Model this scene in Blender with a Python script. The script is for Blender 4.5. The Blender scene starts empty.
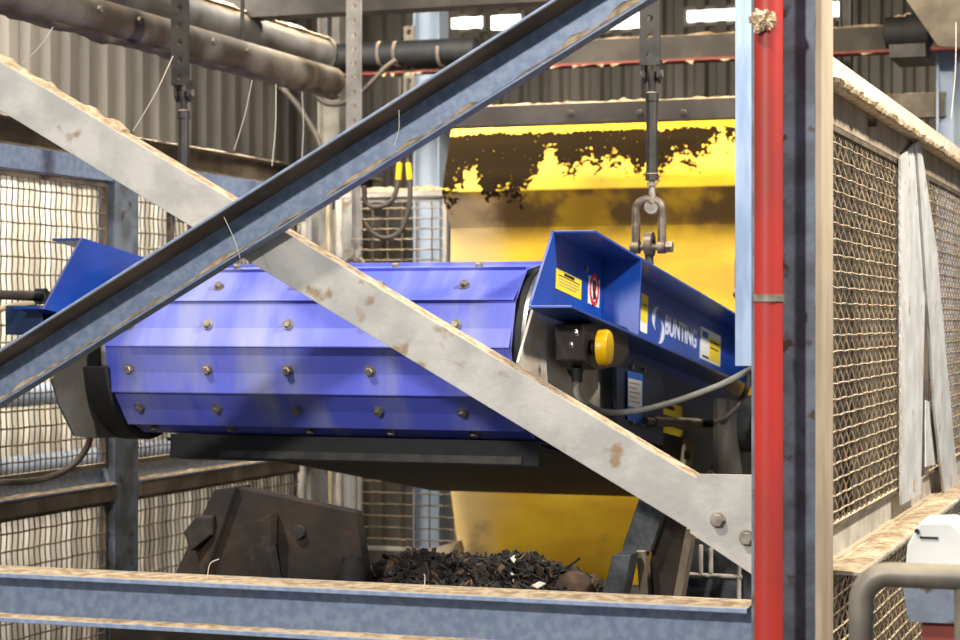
import bpy, bmesh, math, random
from mathutils import Vector as V, Matrix as Mx
from mathutils import noise as mn
random.seed(7)
C = bpy.context.scene.collection
PI = math.pi
ZC = 2.0                       # camera height
F = 2040.0                     # focal length in pixels of a 960 wide frame
T = math.radians(19.4)         # the camera looks this far to the left of the building axis
FW = V((-math.sin(T), math.cos(T), 0)); RT = V((math.cos(T), math.sin(T), 0)); UP = V((0, 0, 1))
CAM = V((0, 0, ZC))
def ray(px, py): return FW * F + RT * (px - 480) + UP * (320 - py)
def PY(px, py, y): d = ray(px, py); return CAM + d * (y / d.y)
def PX(px, py, x): d = ray(px, py); return CAM + d * (x / d.x)
def lin(c):
    c = c / 255.0
    return c / 12.92 if c <= 0.04045 else ((c + 0.055) / 1.055) ** 2.4
def rgb(r, g, b): return (lin(r), lin(g), lin(b), 1)

# ------------------------------------------------------------------ materials
def mat(name, c1, c2=None, rough=.6, metal=0., scale=6., stretch=(1, 1, 1), lo=.35, hi=.65, dust=0., dustc=(196, 176, 146), bump=.0, bscale=60., rust=0., rustc=(92, 58, 34), coat=0.):
    m = bpy.data.materials.new(name); m.use_nodes = True
    n = m.node_tree.nodes; l = m.node_tree.links
    b = n['Principled BSDF']
    b.inputs['Roughness'].default_value = rough; b.inputs['Metallic'].default_value = metal
    if coat: b.inputs['Coat Weight'].default_value = coat; b.inputs['Coat Roughness'].default_value = .15
    tc = n.new('ShaderNodeTexCoord'); mp = n.new('ShaderNodeMapping'); mp.inputs['Scale'].default_value = stretch
    l.new(tc.outputs['Object'], mp.inputs['Vector'])
    def noi(s, det=5.):
        t = n.new('ShaderNodeTexNoise'); t.inputs['Scale'].default_value = s; t.inputs['Detail'].default_value = det
        l.new(mp.outputs[0], t.inputs['Vector']); return t.outputs['Fac']
    def rng(src, a, c, d=1.):
        r = n.new('ShaderNodeMapRange'); r.interpolation_type = 'SMOOTHSTEP'
        r.inputs['From Min'].default_value = a; r.inputs['From Max'].default_value = c; r.inputs['To Max'].default_value = d
        l.new(src, r.inputs['Value']); return r.outputs[0]
    def mix(f, a, c):
        x = n.new('ShaderNodeMix'); x.data_type = 'RGBA'
        if isinstance(f, float): x.inputs[0].default_value = f
        else: l.new(f, x.inputs[0])
        for k, s in ((6, a), (7, c)):
            if isinstance(s, tuple): x.inputs[k].default_value = s
            else: l.new(s, x.inputs[k])
        return x.outputs[2]
    def mul(a, c, op='MULTIPLY'):
        x = n.new('ShaderNodeMath'); x.operation = op; x.use_clamp = True
        for k, s in ((0, a), (1, c)):
            if isinstance(s, float): x.inputs[k].default_value = s
            else: l.new(s, x.inputs[k])
        return x.outputs[0]
    col = mix(rng(noi(scale), lo, hi), rgb(*c1), rgb(*(c2 or c1)))
    if rust: col = mix(rng(noi(scale * 1.7, 8.), .62 - rust * .2, .72 - rust * .1), col, rgb(*rustc))
    if dust:
        g = n.new('ShaderNodeNewGeometry'); s = n.new('ShaderNodeSeparateXYZ'); l.new(g.outputs['Normal'], s.inputs[0])
        f = mul(rng(s.outputs['Z'], .25, .75), rng(noi(14., 6.), .28, .5))
        f = mul(f, float(dust))
        col = mix(f, col, rgb(*dustc))
        l.new(mul(f, float(rough), 'ADD'), b.inputs['Roughness'])
        if metal: 
            iv = n.new('ShaderNodeMath'); iv.operation = 'MULTIPLY_ADD'; l.new(f, iv.inputs[0]); iv.inputs[1].default_value = -metal; iv.inputs[2].default_value = metal
            l.new(iv.outputs[0], b.inputs['Metallic'])
    l.new(col, b.inputs['Base Color'])
    if bump:
        bp = n.new('ShaderNodeBump'); bp.inputs['Strength'].default_value = bump; bp.inputs['Distance'].default_value = .01
        l.new(noi(bscale, 4.), bp.inputs['Height']); l.new(bp.outputs[0], b.inputs['Normal'])
    return m
def emit(name, c, s):
    m = bpy.data.materials.new(name); m.use_nodes = True; b = m.node_tree.nodes['Principled BSDF']
    b.inputs['Base Color'].default_value = rgb(*c); b.inputs['Emission Color'].default_value = rgb(*c); b.inputs['Emission Strength'].default_value = s
    return m
M = {}
M['galv'] = mat('galvanised_steel', (116, 132, 158), (136, 150, 174), .5, .2, 40., dust=.95, bump=.08, bscale=90.)
M['galv_worn'] = mat('weathered_galvanised_steel', (158, 156, 152), (180, 177, 170), .6, .1, 9., dust=.9, bump=.12, rust=.12, rustc=(140, 118, 92))
M['galv_pale'] = mat('pale_dusty_steel', (190, 182, 168), (160, 152, 140), .7, .05, 8., dust=.9, bump=.1)
M['column'] = mat('dull_grey_column_steel', (84, 90, 96), (112, 122, 136), .55, .2, 11., dust=.8, bump=.1, rust=.12, rustc=(72, 58, 46))
M['strapgrey'] = mat('pale_worn_strap_steel', (146, 141, 132), (118, 112, 103), .6, .1, 9., dust=.7, bump=.08)
M['bronze'] = mat('worn_forged_steel', (124, 110, 94), (84, 72, 60), .45, .35, 40., bump=.06)
M['whitegalv'] = mat('pale_worn_galvanised_steel', (204, 204, 200), (182, 180, 174), .6, .05, 8., bump=.08, rust=.1, rustc=(160, 146, 124))
M['cream'] = mat('cream_dusty_paint', (172, 156, 132), (140, 124, 102), .8, 0., 6., stretch=(1, 1, .3), bump=.08)
M['duct'] = mat('grey_duct_sheet', (92, 90, 86), (70, 66, 59), .6, .1, 5., dust=.6, dustc=(150, 128, 96))
M['strut'] = mat('bright_galvanised_strut', (120, 140, 168), (150, 168, 192), .45, .3, 30., stretch=(1, 1, .15), bump=.03)
M['red'] = mat('red_pipe_paint', (172, 40, 30), (122, 46, 36), .5, 0., 3., stretch=(1, 1, .5), lo=.4, hi=.75, bump=.05, dust=.5)
M['redold'] = mat('faded_red_paint', (140, 58, 44), (120, 48, 40), .6, 0., 12., dust=.9)
M['darksteel'] = mat('dark_oiled_steel', (48, 46, 44), (66, 62, 56), .5, .35, 20., dust=.75, bump=.06)
M['browned'] = mat('dust_shade_browned_steel', (112, 100, 84), (82, 72, 60), .7, .1, 7., dust=.95, bump=.15)
M['pipe'] = mat('dusty_grey_pipe', (104, 98, 87), (58, 48, 35), .55, .1, 5., dust=.3, dustc=(150, 128, 96), bump=.1)
M['beamdark'] = mat('sooty_beam_paint', (72, 66, 58), (54, 49, 43), .75, 0., 7., dust=.95, bump=.1)
M['dust'] = mat('settled_wood_dust', (204, 182, 150), (156, 130, 98), .95, 0., 30., bump=.6, bscale=70.)
M['dustpale'] = mat('settled_pale_dust', (236, 222, 200), (206, 186, 156), .95, 0., 30., bump=.6, bscale=70.)
M['wire'] = mat('rusty_mesh_wire', (96, 80, 62), (66, 54, 42), .7, .1, 20., dust=.6)
M['wirepale'] = mat('dusty_mesh_wire', (132, 112, 86), (92, 78, 60), .8, .0, 16., dust=.9)
M['bluepaint'] = mat('gloss_blue_paint', (22, 72, 168), (18, 60, 148), .3, 0., 4., dust=.25, bump=.02, coat=.4)
M['bluedark'] = mat('dark_navy_paint', (20, 46, 84), (14, 34, 62), .4, 0., 5., bump=.03)
M['belt'] = mat('violet_blue_belt', (84, 95, 204), (136, 139, 186), .52, 0., 3., stretch=(2.2, .5, .5), lo=.4, hi=.72, bump=.03, bscale=30.)
M['rubber'] = mat('black_rubber', (19, 19, 20), (30, 29, 29), .7, 0., 12., bump=.04)
M['steel'] = mat('bright_steel', (176, 176, 174), (140, 138, 134), .3, .75, 10., stretch=(1, 1, 4), bump=.02)
M['plate'] = mat('brushed_bearing_plate', (206, 202, 194), (168, 156, 138), .4, .1, 7., bump=.05)
M['bolt'] = mat('zinc_bolt', (150, 142, 130), (112, 104, 92), .45, .4, 30.)
M['blackbox'] = mat('dark_brown_plastic_box', (44, 36, 34), (34, 28, 28), .4)
M['yellow'] = mat('signal_yellow_plastic', (244, 190, 12), None, .35)
M['lyellow'] = mat('label_yellow', (232, 206, 52), None, .5)
M['lwhite'] = mat('label_white', (226, 228, 226), None, .5)
M['lred'] = mat('label_red', (200, 40, 40), None, .5)
M['lblack'] = mat('label_black', (30, 30, 30), None, .5)
M['lblue'] = mat('label_blue', (40, 100, 190), None, .5)
M['ink'] = mat('silver_white_lettering', (206, 214, 232), None, .5)
M['tag'] = mat('buff_card_tag', (176, 160, 130), (150, 132, 104), .8)
M['cable'] = mat('grey_cable_sheath', (120, 122, 118), (96, 94, 88), .55)
M['blackcable'] = mat('black_cable_sheath', (42, 38, 34), (58, 52, 46), .5)
M['hose'] = mat('dusty_black_hose', (52, 45, 37), (70, 60, 47), .6)
M['rusty'] = mat('dark_rusted_plate', (44, 32, 22), (25, 19, 15), .85, .05, 7., dust=.0, bump=.3, bscale=25., rust=.15, rustc=(54, 38, 24))
M['grime'] = mat('grimy_black_steel', (44, 46, 48), (70, 74, 76), .55, .2, 14., bump=.3, bscale=30.)
M['shred1'] = mat('dark_shredded_rubber', (28, 24, 21), (44, 37, 31), .8, 0., 30.)
M['shred2'] = mat('brown_shredded_wood', (96, 72, 50), (66, 50, 38), .85, 0., 30.)
M['web'] = mat('dusty_cobweb', (214, 204, 186), None, .9)
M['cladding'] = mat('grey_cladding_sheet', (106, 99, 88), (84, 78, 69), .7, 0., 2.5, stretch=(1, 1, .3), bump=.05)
M['claddinglit'] = mat('sunlit_cladding_sheet', (226, 218, 200), (206, 194, 172), .7, 0., 2.5, stretch=(1, 1, .3))  # same cladding, its sunlit look put into the colour
M['concrete'] = mat('concrete_floor', (96, 90, 82), (76, 70, 62), .9, 0., 3., bump=.2)
M['paleblue'] = mat('pale_blue_grey_paint', (150, 162, 178), (168, 178, 190), .6, 0., 4.)
M['white'] = mat('white_motor_enamel', (214, 214, 210), (196, 196, 192), .45, 0., 5.)
M['handrail'] = mat('worn_handrail_tube', (98, 93, 85), (124, 116, 103), .45, .3, 10., dust=.3, rust=.25, rustc=(110, 82, 56))
M['window'] = emit('daylit_window_pane', (255, 250, 240), 9.)

def yellow_panel_mat():
    m = bpy.data.materials.new('dirty_yellow_sheet'); m.use_nodes = True
    n = m.node_tree.nodes; l = m.node_tree.links; b = n['Principled BSDF']; b.inputs['Roughness'].default_value = .45
    tc = n.new('ShaderNodeTexCoord'); sx = n.new('ShaderNodeSeparateXYZ'); l.new(tc.outputs['Object'], sx.inputs[0])
    def noi(s, d=6., st=(1, 1, 1)):
        mp = n.new('ShaderNodeMapping'); mp.inputs['Scale'].default_value = st; l.new(tc.outputs['Object'], mp.inputs['Vector'])
        t = n.new('ShaderNodeTexNoise'); t.inputs['Scale'].default_value = s; t.inputs['Detail'].default_value = d; l.new(mp.outputs[0], t.inputs['Vector']); return t.outputs['Fac']
    def mth(op, a, c, clamp=False):
        x = n.new('ShaderNodeMath'); x.operation = op; x.use_clamp = clamp
        for k, s in ((0, a), (1, c)):
            if isinstance(s, (int, float)): x.inputs[k].default_value = s
            else: l.new(s, x.inputs[k])
        return x.outputs[0]
    def rng(src, a, c):
        r = n.new('ShaderNodeMapRange'); r.interpolation_type = 'SMOOTHSTEP'; r.inputs['From Min'].default_value = a; r.inputs['From Max'].default_value = c
        l.new(src, r.inputs['Value']); return r.outputs[0]
    def mix(f, a, c):
        x = n.new('ShaderNodeMix'); x.data_type = 'RGBA'; l.new(f, x.inputs[0])
        for k, s in ((6, a), (7, c)):
            if isinstance(s, tuple): x.inputs[k].default_value = s
            else: l.new(s, x.inputs[k])
        return x.outputs[2]
    z = mth('ADD', sx.outputs['Z'], yz['oz']); x = mth('ADD', sx.outputs['X'], yz['ox'])
    z0 = yz['fold']; z1 = yz['top']
    h = mth('DIVIDE', mth('SUBTRACT', z, z0), z1 - z0)              # 0 at the fold, 1 at the top edge
    # edge of the caked dirt: wanders up and down along x, ragged with fine noise
    wan = mth('MULTIPLY', mth('SUBTRACT', noi(3.4, 2., (1, 0, 0)), .5), 2.6)
    edge = mth('ADD', mth('ADD', wan, .36), mth('MULTIPLY', mth('SUBTRACT', noi(30., 6.), .5), .9))
    left = rng(x, yz['x0'] + .5, yz['x0'] + .2)                       # the left end is dirty right down to the fold
    edge = mth('SUBTRACT', edge, mth('MULTIPLY', left, .3))
    dens = mth('ADD', mth('MULTIPLY', mth('SUBTRACT', h, edge), 2.2), .5)
    dens = mth('ADD', dens, mth('MULTIPLY', left, .5), True)
    dens = mth('MULTIPLY', dens, rng(mth('ADD', h, mth('MULTIPLY', noi(9., 4., (1, 0, 0)), .15)), 1.0, .86))
    cake = rng(mth('ADD', mth('MULTIPLY', mth('SUBTRACT', noi(62., 4.), .5), 1.5), mth('MULTIPLY', mth('SUBTRACT', dens, .5), .8)), -.06, .14)
    base = mix(rng(noi(3., 4., (1, 1, 3)), .35, .7), rgb(246, 200, 36), rgb(232, 176, 30))
    film = mth('MULTIPLY', rng(z, z0 - .02, z0 - .0), 1.)
    under = mth('MULTIPLY', rng(z, z0 + .012, z0 - .004), rng(z, yz['ret'] - .12, yz['ret'] + .03))  # return below the fold: dirt plus its shade, both put into the colour
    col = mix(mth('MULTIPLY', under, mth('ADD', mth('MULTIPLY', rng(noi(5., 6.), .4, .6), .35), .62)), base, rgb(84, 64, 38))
    pale = mth('MULTIPLY', rng(mth('ADD', x, mth('MULTIPLY', noi(5.), .3)), yz['x0'] + .5, yz['x0'] + .25), rng(z, z0 + .01, z0 - .05))
    col = mix(mth('MULTIPLY', pale, .65), col, rgb(212, 186, 136))
    col = mix(cake, col, rgb(40, 30, 17))
    low = rng(noi(4., 5.), .5, .75)
    col = mix(mth('MULTIPLY', low, rng(z, ZC - .5, ZC - .75)), col, rgb(150, 116, 66))
    l.new(col, b.inputs['Base Color']); l.new(mth('ADD', mth('MULTIPLY', mth('ADD', cake, under, True), .5), .45), b.inputs['Roughness'])
    l.new(mth('SUBTRACT', .5, mth('MULTIPLY', mth('ADD', cake, under, True), .45)), b.inputs['Specular IOR Level'])
    return m

# ------------------------------------------------------------------ mesh building
MW = {}                                                             # world matrix of each parent
class MB:
    def __init__(s): s.bm = bmesh.new(); s.mi = 0
    def face(s, vs):
        try: f = s.bm.faces.new(vs); f.material_index = s.mi; return f
        except ValueError: return None
    def prism(s, pts, vec):
        vec = V(vec); a = [s.bm.verts.new(V(p)) for p in pts]; b = [s.bm.verts.new(V(p) + vec) for p in pts]
        s.face(a[::-1]); s.face(b)
        for i in range(len(a)): j = (i + 1) % len(a); s.face((a[i], a[j], b[j], b[i]))
        return s
    def box(s, lo, hi):
        x0, y0, z0 = lo; x1, y1, z1 = hi
        return s.prism([(x0, y0, z0), (x1, y0, z0), (x1, y1, z0), (x0, y1, z0)], (0, 0, z1 - z0))
    def obox(s, c, a, b, d):                                        # centre and three half axes
        c, a, b, d = V(c), V(a), V(b), V(d)
        return s.prism([c - a - b - d, c + a - b - d, c + a + b - d, c - a + b - d], 2 * d)
    def extr(s, prof, p0, p1, ax, ay):                              # 2D profile run from p0 to p1
        p0, p1, ax, ay = V(p0), V(p1), V(ax), V(ay)
        return s.prism([p0 + ax * u + ay * v for u, v in prof], p1 - p0)
    def tube(s, pts, r, seg=8, cap=True):
        pts = [V(p) for p in pts]; n = len(pts); rings = []; rs = r if isinstance(r, (list, tuple)) else [r] * n
        d = (pts[1] - pts[0]).normalized(); ref = V((0, 0, 1)) if abs(d.z) < .9 else V((0, 1, 0))
        nx = d.cross(ref).normalized()
        for i in range(n):
            t = (pts[min(i + 1, n - 1)] - pts[max(i - 1, 0)]).normalized()
            nx = (nx - t * nx.dot(t)).normalized(); ny = t.cross(nx)
            rings.append([s.bm.verts.new(pts[i] + (nx * math.cos(2 * PI * k / seg) + ny * math.sin(2 * PI * k / seg)) * rs[i]) for k in range(seg)])
        for i in range(n - 1):
            for k in range(seg):
                j = (k + 1) % seg; s.face((rings[i][k], rings[i][j], rings[i + 1][j], rings[i + 1][k]))
        if cap: s.face(rings[0][::-1]); s.face(rings[-1])
        return s
    def cyl(s, p0, p1, r, seg=20): return s.tube([p0, p1], r, seg)
    def lathe(s, c, ax, prof, seg=24):                              # prof: (distance along ax, radius)
        c = V(c); ax = V(ax).normalized()
        pts = [c + ax * a for a, _ in prof]; rs = [max(r, 1e-4) for _, r in prof]
        ref = V((0, 0, 1)) if abs(ax.z) < .9 else V((0, 1, 0)); nx = ax.cross(ref).normalized(); ny = ax.cross(nx)
        rings = [[s.bm.verts.new(p + (nx * math.cos(2 * PI * k / seg) + ny * math.sin(2 * PI * k / seg)) * r) for k in range(seg)] for p, r in zip(pts, rs)]
        for i in range(len(rings) - 1):
            for k in range(seg): j = (k + 1) % seg; s.face((rings[i][k], rings[i][j], rings[i + 1][j], rings[i + 1][k]))
        s.face(rings[0][::-1]); s.face(rings[-1])
        return s
    def ring_plate(s, c, ax, r0, r1, th, seg=28, a0=0, a1=2 * PI, ex=(0, -1, 0)):  # flat ring or arc
        c = V(c); ax = V(ax).normalized(); ex = V(ex); ey = ax.cross(ex); full = abs(a1 - a0 - 2 * PI) < 1e-6; rr = []
        for k in range(seg + (0 if full else 1)):
            a = a0 + (a1 - a0) * k / seg; d = ex * math.cos(a) + ey * math.sin(a)
            rr.append([s.bm.verts.new(c + d * r + ax * q) for r, q in ((r0, 0), (r1, 0), (r1, th), (r0, th))])
        m = len(rr)
        for k in range(m if full else m - 1):
            p, q = rr[k], rr[(k + 1) % m]
            for i in range(4): j = (i + 1) % 4; s.face((p[i], p[j], q[j], q[i]))
        if not full: s.face(rr[0]); s.face(rr[-1][::-1])
        return s
    def hexnut(s, c, ax, r, h): return s.lathe(c, ax, [(0, r), (h * .8, r), (h, r * .85)], 6)
    def build(s, name, m, parent=None, smooth=False, bevel=0., label=None):
        bm = s.bm
        bmesh.ops.recalc_face_normals(bm, faces=bm.faces)
        if bevel:
            es = [e for e in bm.edges if len(e.link_faces) == 2 and e.calc_face_angle(0) > .5]
            bmesh.ops.bevel(bm, geom=es, offset=bevel, segments=2, affect='EDGES', profile=.6, clamp_overlap=True)
        if parent is None:                                          # origin at the base of the thing
            xs = [v.co for v in bm.verts]
            o = V(((min(c.x for c in xs) + max(c.x for c in xs)) / 2, (min(c.y for c in xs) + max(c.y for c in xs)) / 2, min(c.z for c in xs)))
            mw = Mx.Translation(o)
        else: mw = MW[parent.name]
        bm.transform(mw.inverted())
        me = bpy.data.meshes.new(name); bm.to_mesh(me); bm.free()
        for q in (m if isinstance(m, list) else [m]): me.materials.append(M[q] if isinstance(q, str) else q)
        if smooth:
            for p in me.polygons: p.use_smooth = True
            me.set_sharp_from_angle(angle=math.radians(38))
        o = bpy.data.objects.new(name, me); C.objects.link(o)
        if parent is None: o.location = mw.to_translation()
        else: o.parent = parent
        MW[o.name] = mw
        if label: o['label'] = label
        return o
def tag(o, label, cat, group=None, kind=None):
    o['label'] = label; o['category'] = cat
    if group: o['group'] = group
    if kind: o['kind'] = kind
    return o
def thing(name, label, cat, loc, rx=0., group=None):
    o = bpy.data.objects.new(name, None); C.objects.link(o); o.empty_display_size = .1
    o.location = loc; o.rotation_euler = (rx, 0, 0)
    MW[o.name] = Mx.Translation(V(loc)) @ Mx.Rotation(rx, 4, 'X')
    return tag(o, label, cat, group)
def copy_tree(o, parent=None):
    c = o.copy(); C.objects.link(c)
    if parent: c.parent = parent
    for ch in o.children: copy_tree(ch, c)
    return c
def struct(mb, name, m, **k):
    o = mb.build(name, m, None, **k); o['kind'] = 'structure'; return o
def smoothpath(pts, n=8):                                           # Catmull-Rom
    p = [V(q) for q in pts]; p = [2 * p[0] - p[1]] + p + [2 * p[-1] - p[-2]]; out = []
    for i in range(1, len(p) - 2):
        for k in range(n):
            t = k / n; a, b, c, d = p[i - 1:i + 3]
            out.append(.5 * ((2 * b) + (c - a) * t + (2 * a - 5 * b + 4 * c - d) * t * t + (3 * b - a - 3 * c + d) * t ** 3))
    return out + [p[-2]]
def dust_ridge(mb, p0, p1, side, up, w, h, n=60, seed=0, gap=.0):   # lumpy deposit lying on an edge
    p0, p1, side, up = V(p0), V(p1), V(side), V(up); rings = []
    for i in range(n + 1):
        t = i / n; q = p0.lerp(p1, t)
        f = .35 + .9 * abs(mn.noise(V((t * n * .16, seed, 0)))) + .8 * max(0, mn.noise(V((t * n * .5, seed + 9.3, 2))))
        if gap and mn.noise(V((t * n * .09, seed + 4, 5))) < -gap: f = .08
        wf = .8 + .3 * mn.noise(V((t * n * .3, seed + 3, 7)))
        rings.append([mb.bm.verts.new(q + side * w * wf * math.cos(a) + up * h * f * math.sin(a)) for a in (0, PI * .25, PI * .5, PI * .75, PI)])
    for i in range(n):
        for k in range(4): mb.face((rings[i][k], rings[i][k + 1], rings[i + 1][k + 1], rings[i + 1][k]))
        mb.face((rings[i][4], rings[i][0], rings[i + 1][0], rings[i + 1][4]))
    mb.face(rings[0]); mb.face(rings[-1][::-1])
    return mb
def chan(h, w, t=.007, tw=.006):                                    # channel: web at v=0, flanges towards +v
    a = h / 2
    return [(-a, 0), (a, 0), (a, w), (a - t, w), (a - t, tw), (-a + t, tw), (-a + t, w), (-a, w)]
def hsec(h, w, t=.01, tw=.008):                                     # H section, h between the flanges, w the flange width
    a, b, c = h / 2, w / 2, tw / 2
    return [(-a, -b), (-a + t, -b), (-a + t, -c), (a - t, -c), (a - t, -b), (a, -b), (a, b), (a - t, b), (a - t, c), (-a + t, c), (-a + t, b), (-a, b)]
def lsec(a, b, t=.006): return [(0, 0), (a, 0), (a, t), (t, t), (t, b), (0, b)]

# ------------------------------------------------------------------ the hall
WL, WB = -5.5, 12.0
zsplit = ZC + .68  # below this height the left wall carries its sunlit colour
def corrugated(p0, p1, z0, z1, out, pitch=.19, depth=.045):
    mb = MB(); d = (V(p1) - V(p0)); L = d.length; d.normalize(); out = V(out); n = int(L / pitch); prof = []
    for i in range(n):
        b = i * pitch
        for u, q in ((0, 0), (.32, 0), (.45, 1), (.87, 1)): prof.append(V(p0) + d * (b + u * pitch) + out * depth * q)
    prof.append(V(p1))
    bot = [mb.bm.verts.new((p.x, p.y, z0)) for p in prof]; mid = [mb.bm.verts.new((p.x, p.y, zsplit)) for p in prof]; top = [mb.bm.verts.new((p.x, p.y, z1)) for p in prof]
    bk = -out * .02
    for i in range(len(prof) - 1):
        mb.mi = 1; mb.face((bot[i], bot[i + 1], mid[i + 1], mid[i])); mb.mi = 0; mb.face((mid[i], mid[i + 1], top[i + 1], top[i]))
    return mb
struct(corrugated((WL, 3.0, 0), (WL, WB, 0), 0, ZC + 2.6, (1, 0, 0)), 'wall_left', ['cladding', 'claddinglit'])
struct(corrugated((WL, WB, 0), (4.5, WB, 0), 0, ZC + 2.6, (0, -1, 0), .13), 'wall_back', ['cladding', 'cladding'])
struct(MB().box((-8, -2, -.1), (5, WB + .2, 0)), 'floor', 'concrete')
struct(MB().box((WL - .2, 7.2, ZC + 2.6), (4.6, WB + .2, ZC + 2.68)), 'ceiling', 'cladding')
for i, (a, b, y0, y1) in enumerate(((452, 482, 17, 29), (492, 520, 15, 30), (590, 646, 8, 30), (688, 736, 9, 22), (822, 842, 2, 17))):
    p, q = PY(a, y1, WB - .035), PY(b, y0, WB - .035)
    fr = struct(MB().prism([(p.x - .03, p.y, p.z - .03), (q.x + .03, p.y, p.z - .03), (q.x + .03, p.y, q.z + .03), (p.x - .03, p.y, q.z + .03)], (0, .04, 0)), 'window_%d' % (i + 1), 'cladding')
    MB().prism([(p.x, p.y, p.z), (q.x, p.y, p.z), (q.x, p.y, q.z), (p.x, p.y, q.z)], (0, -.01, 0)).build('pane', 'window', fr)

def standing(name, prof, x, y, z0, z1, m, label, cat, ax=(1, 0, 0), ay=(0, 1, 0), bevel=.002, group=None):
    return tag(MB().extr(prof, (x, y, z0), (x, y, z1), ax, ay).build(name, m, bevel=bevel), label, cat, group)
# columns far back
p = PY(333, 120, 11.2); standing('steel_column', hsec(.14, .14), p.x, p.y, 0, ZC + 2.6, 'galv_pale', 'pale H-section column in the far corner, left of the dangling yellow-ended hoses', 'column')
p = PY(431, 200, 10.4); standing('steel_column', hsec(.15, .15), p.x, p.y, 0, ZC + 2.6, 'paleblue', 'blue-grey column just left of the big yellow sheet, behind the small mesh panel', 'column')
p = PY(846, 30, 10.2); standing('steel_column', hsec(.06, .08), p.x, p.y, 0, ZC + 2.6, 'darksteel', 'narrow dark upright at the back, right of the large front column', 'column')
p = PY(951, 90, 9.8); standing('steel_column', hsec(.12, .14), p.x, p.y, 0, ZC + 2.6, 'paleblue', 'light blue-grey column at the far right, behind the sloping cream rail', 'column')

# ------------------------------------------------------------------ front frame: cross braces, bottom beam, column
def brace(name, uL, uR, lL, lR, y, label, facing, m, wid):
    yl = wid or y
    a0, a1, b0, b1 = PY(*uL, y), PY(*uR, y), PY(*lL, yl), PY(*lR, yl)
    d = ((a1 - a0).normalized() + (b1 - b0).normalized()).normalized(); up = V((-d.z, 0, d.x))
    if up.z < 0: up = -up
    hu = ((a0 + a1) / 2); hl = ((b0 + b1) / 2)
    cu = up.dot(hu); cl = up.dot(hl); h = cu - cl
    base = V((0, y, 0)) + up * ((cu + cl) / 2)
    return d, up, h, base
# rising brace, in front, flanges towards the viewer
d, up, h, base = brace('A', (0, 352), (545, 0), (41, 374), (650, 3), 4.535, '', 1, '', 4.61)
yw = 4.66
ta, tb = d.dot(PY(-230, 500, 4.54) - base), d.dot(PY(720, -50, 4.54) - base)
pa, pb = base + d * ta, base + d * tb
t = thing('diagonal_brace', 'grey channel brace rising from lower left to upper right, crossing in front of the other', 'brace', (pa.x, 4.6, pa.z))
MB().extr([(-h / 2, 0), (h / 2, 0), (h / 2, .125), (h / 2 - .007, .125), (h / 2 - .007, .006), (-h / 2 + .007, .006), (-h / 2 + .007, .05), (-h / 2, .05)], V((pa.x, yw, pa.z)), V((pb.x, yw, pb.z)), up, (0, -1, 0)).build('channel', 'galv', t, bevel=.002)
MB().extr([(h / 2 - .0085, .008), (h / 2 - .0071, .008), (h / 2 - .0071, .124), (h / 2 - .0085, .124)], V((pa.x, yw, pa.z)), V((pb.x, yw, pb.z)), up, (0, -1, 0)).build('dirt_shade_film', 'browned', t, label='brown film of dirt and painted shade under the upper flange')  # brown carries both dirt and the shade below the flange
mb = MB(); dust_ridge(mb, V((pa.x, 4.597, pa.z)) + up * h / 2, V((pb.x, 4.597, pb.z)) + up * h / 2, (0, -.064, 0), up, 1., .012, 110, 1)
mb.build('dust_layer', 'dust', t, True)
mb = MB(); off = up * (-h / 2 + .007); dust_ridge(mb, V((pa.x, 4.632, pa.z)) + off, V((pb.x, 4.632, pb.z)) + off, (0, -.028, 0), up, 1., .02, 120, 5, .25)
mb.build('dust_layer', 'dust', t, True)
Aend = pb
# falling brace, web flush to the viewer, flanges pointing back
d, up, h, base = brace('B', (0, 62), (701, 480), (7, 114), (696, 534), 4.675, '', 1, '', 0)
pa = base + d * d.dot(PY(-230, -60, 4.675) - base); pb = base + d * d.dot(PY(712, 520, 4.675) - base)
t = thing('diagonal_brace', 'pale grey flat-faced brace falling to the bolted gusset at lower right', 'brace', (pb.x, 4.65, pb.z - .05))
MB().extr(chan(h, .075), V((pa.x, 4.675, pa.z)), V((pb.x, 4.675, pb.z)), up, (0, 1, 0)).build('channel', 'galv_worn', t, bevel=.002)
mb = MB(); pm = pa.lerp(pb, .4); dust_ridge(mb, V((pa.x, 4.712, pa.z)) + up * h / 2, V((pm.x, 4.712, pm.z)) + up * h / 2, (0, -.036, 0), up, 1., .02, 80, 2)
mb.build('dust_layer', 'dust', t, True)
mb = MB(); dust_ridge(mb, V((pm.x, 4.712, pm.z)) + up * h / 2, V((pb.x, 4.712, pb.z)) + up * h / 2, (0, -.034, 0), up, 1., .004, 60, 3)
mb.build('dust_layer', 'dust', t, True)
g = MB().prism([PY(697, 474, 4.667), PY(757, 475, 4.667), PY(757, 578, 4.667), PY(690, 533, 4.667)], (0, .008, 0)).build('gusset_plate', 'galv_worn', t, bevel=.001)
for px, py in ((718, 520), (747, 538)):
    q = PY(px, py, 4.667)
    mb = MB(); mb.lathe(q, (0, -1, 0), [(0, .019), (.003, .019)], 20); mb.hexnut(q + V((0, -.003, 0)), (0, -1, 0), .0165, .012); mb.build('bolt', 'bolt', g, bevel=.0008)
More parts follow.
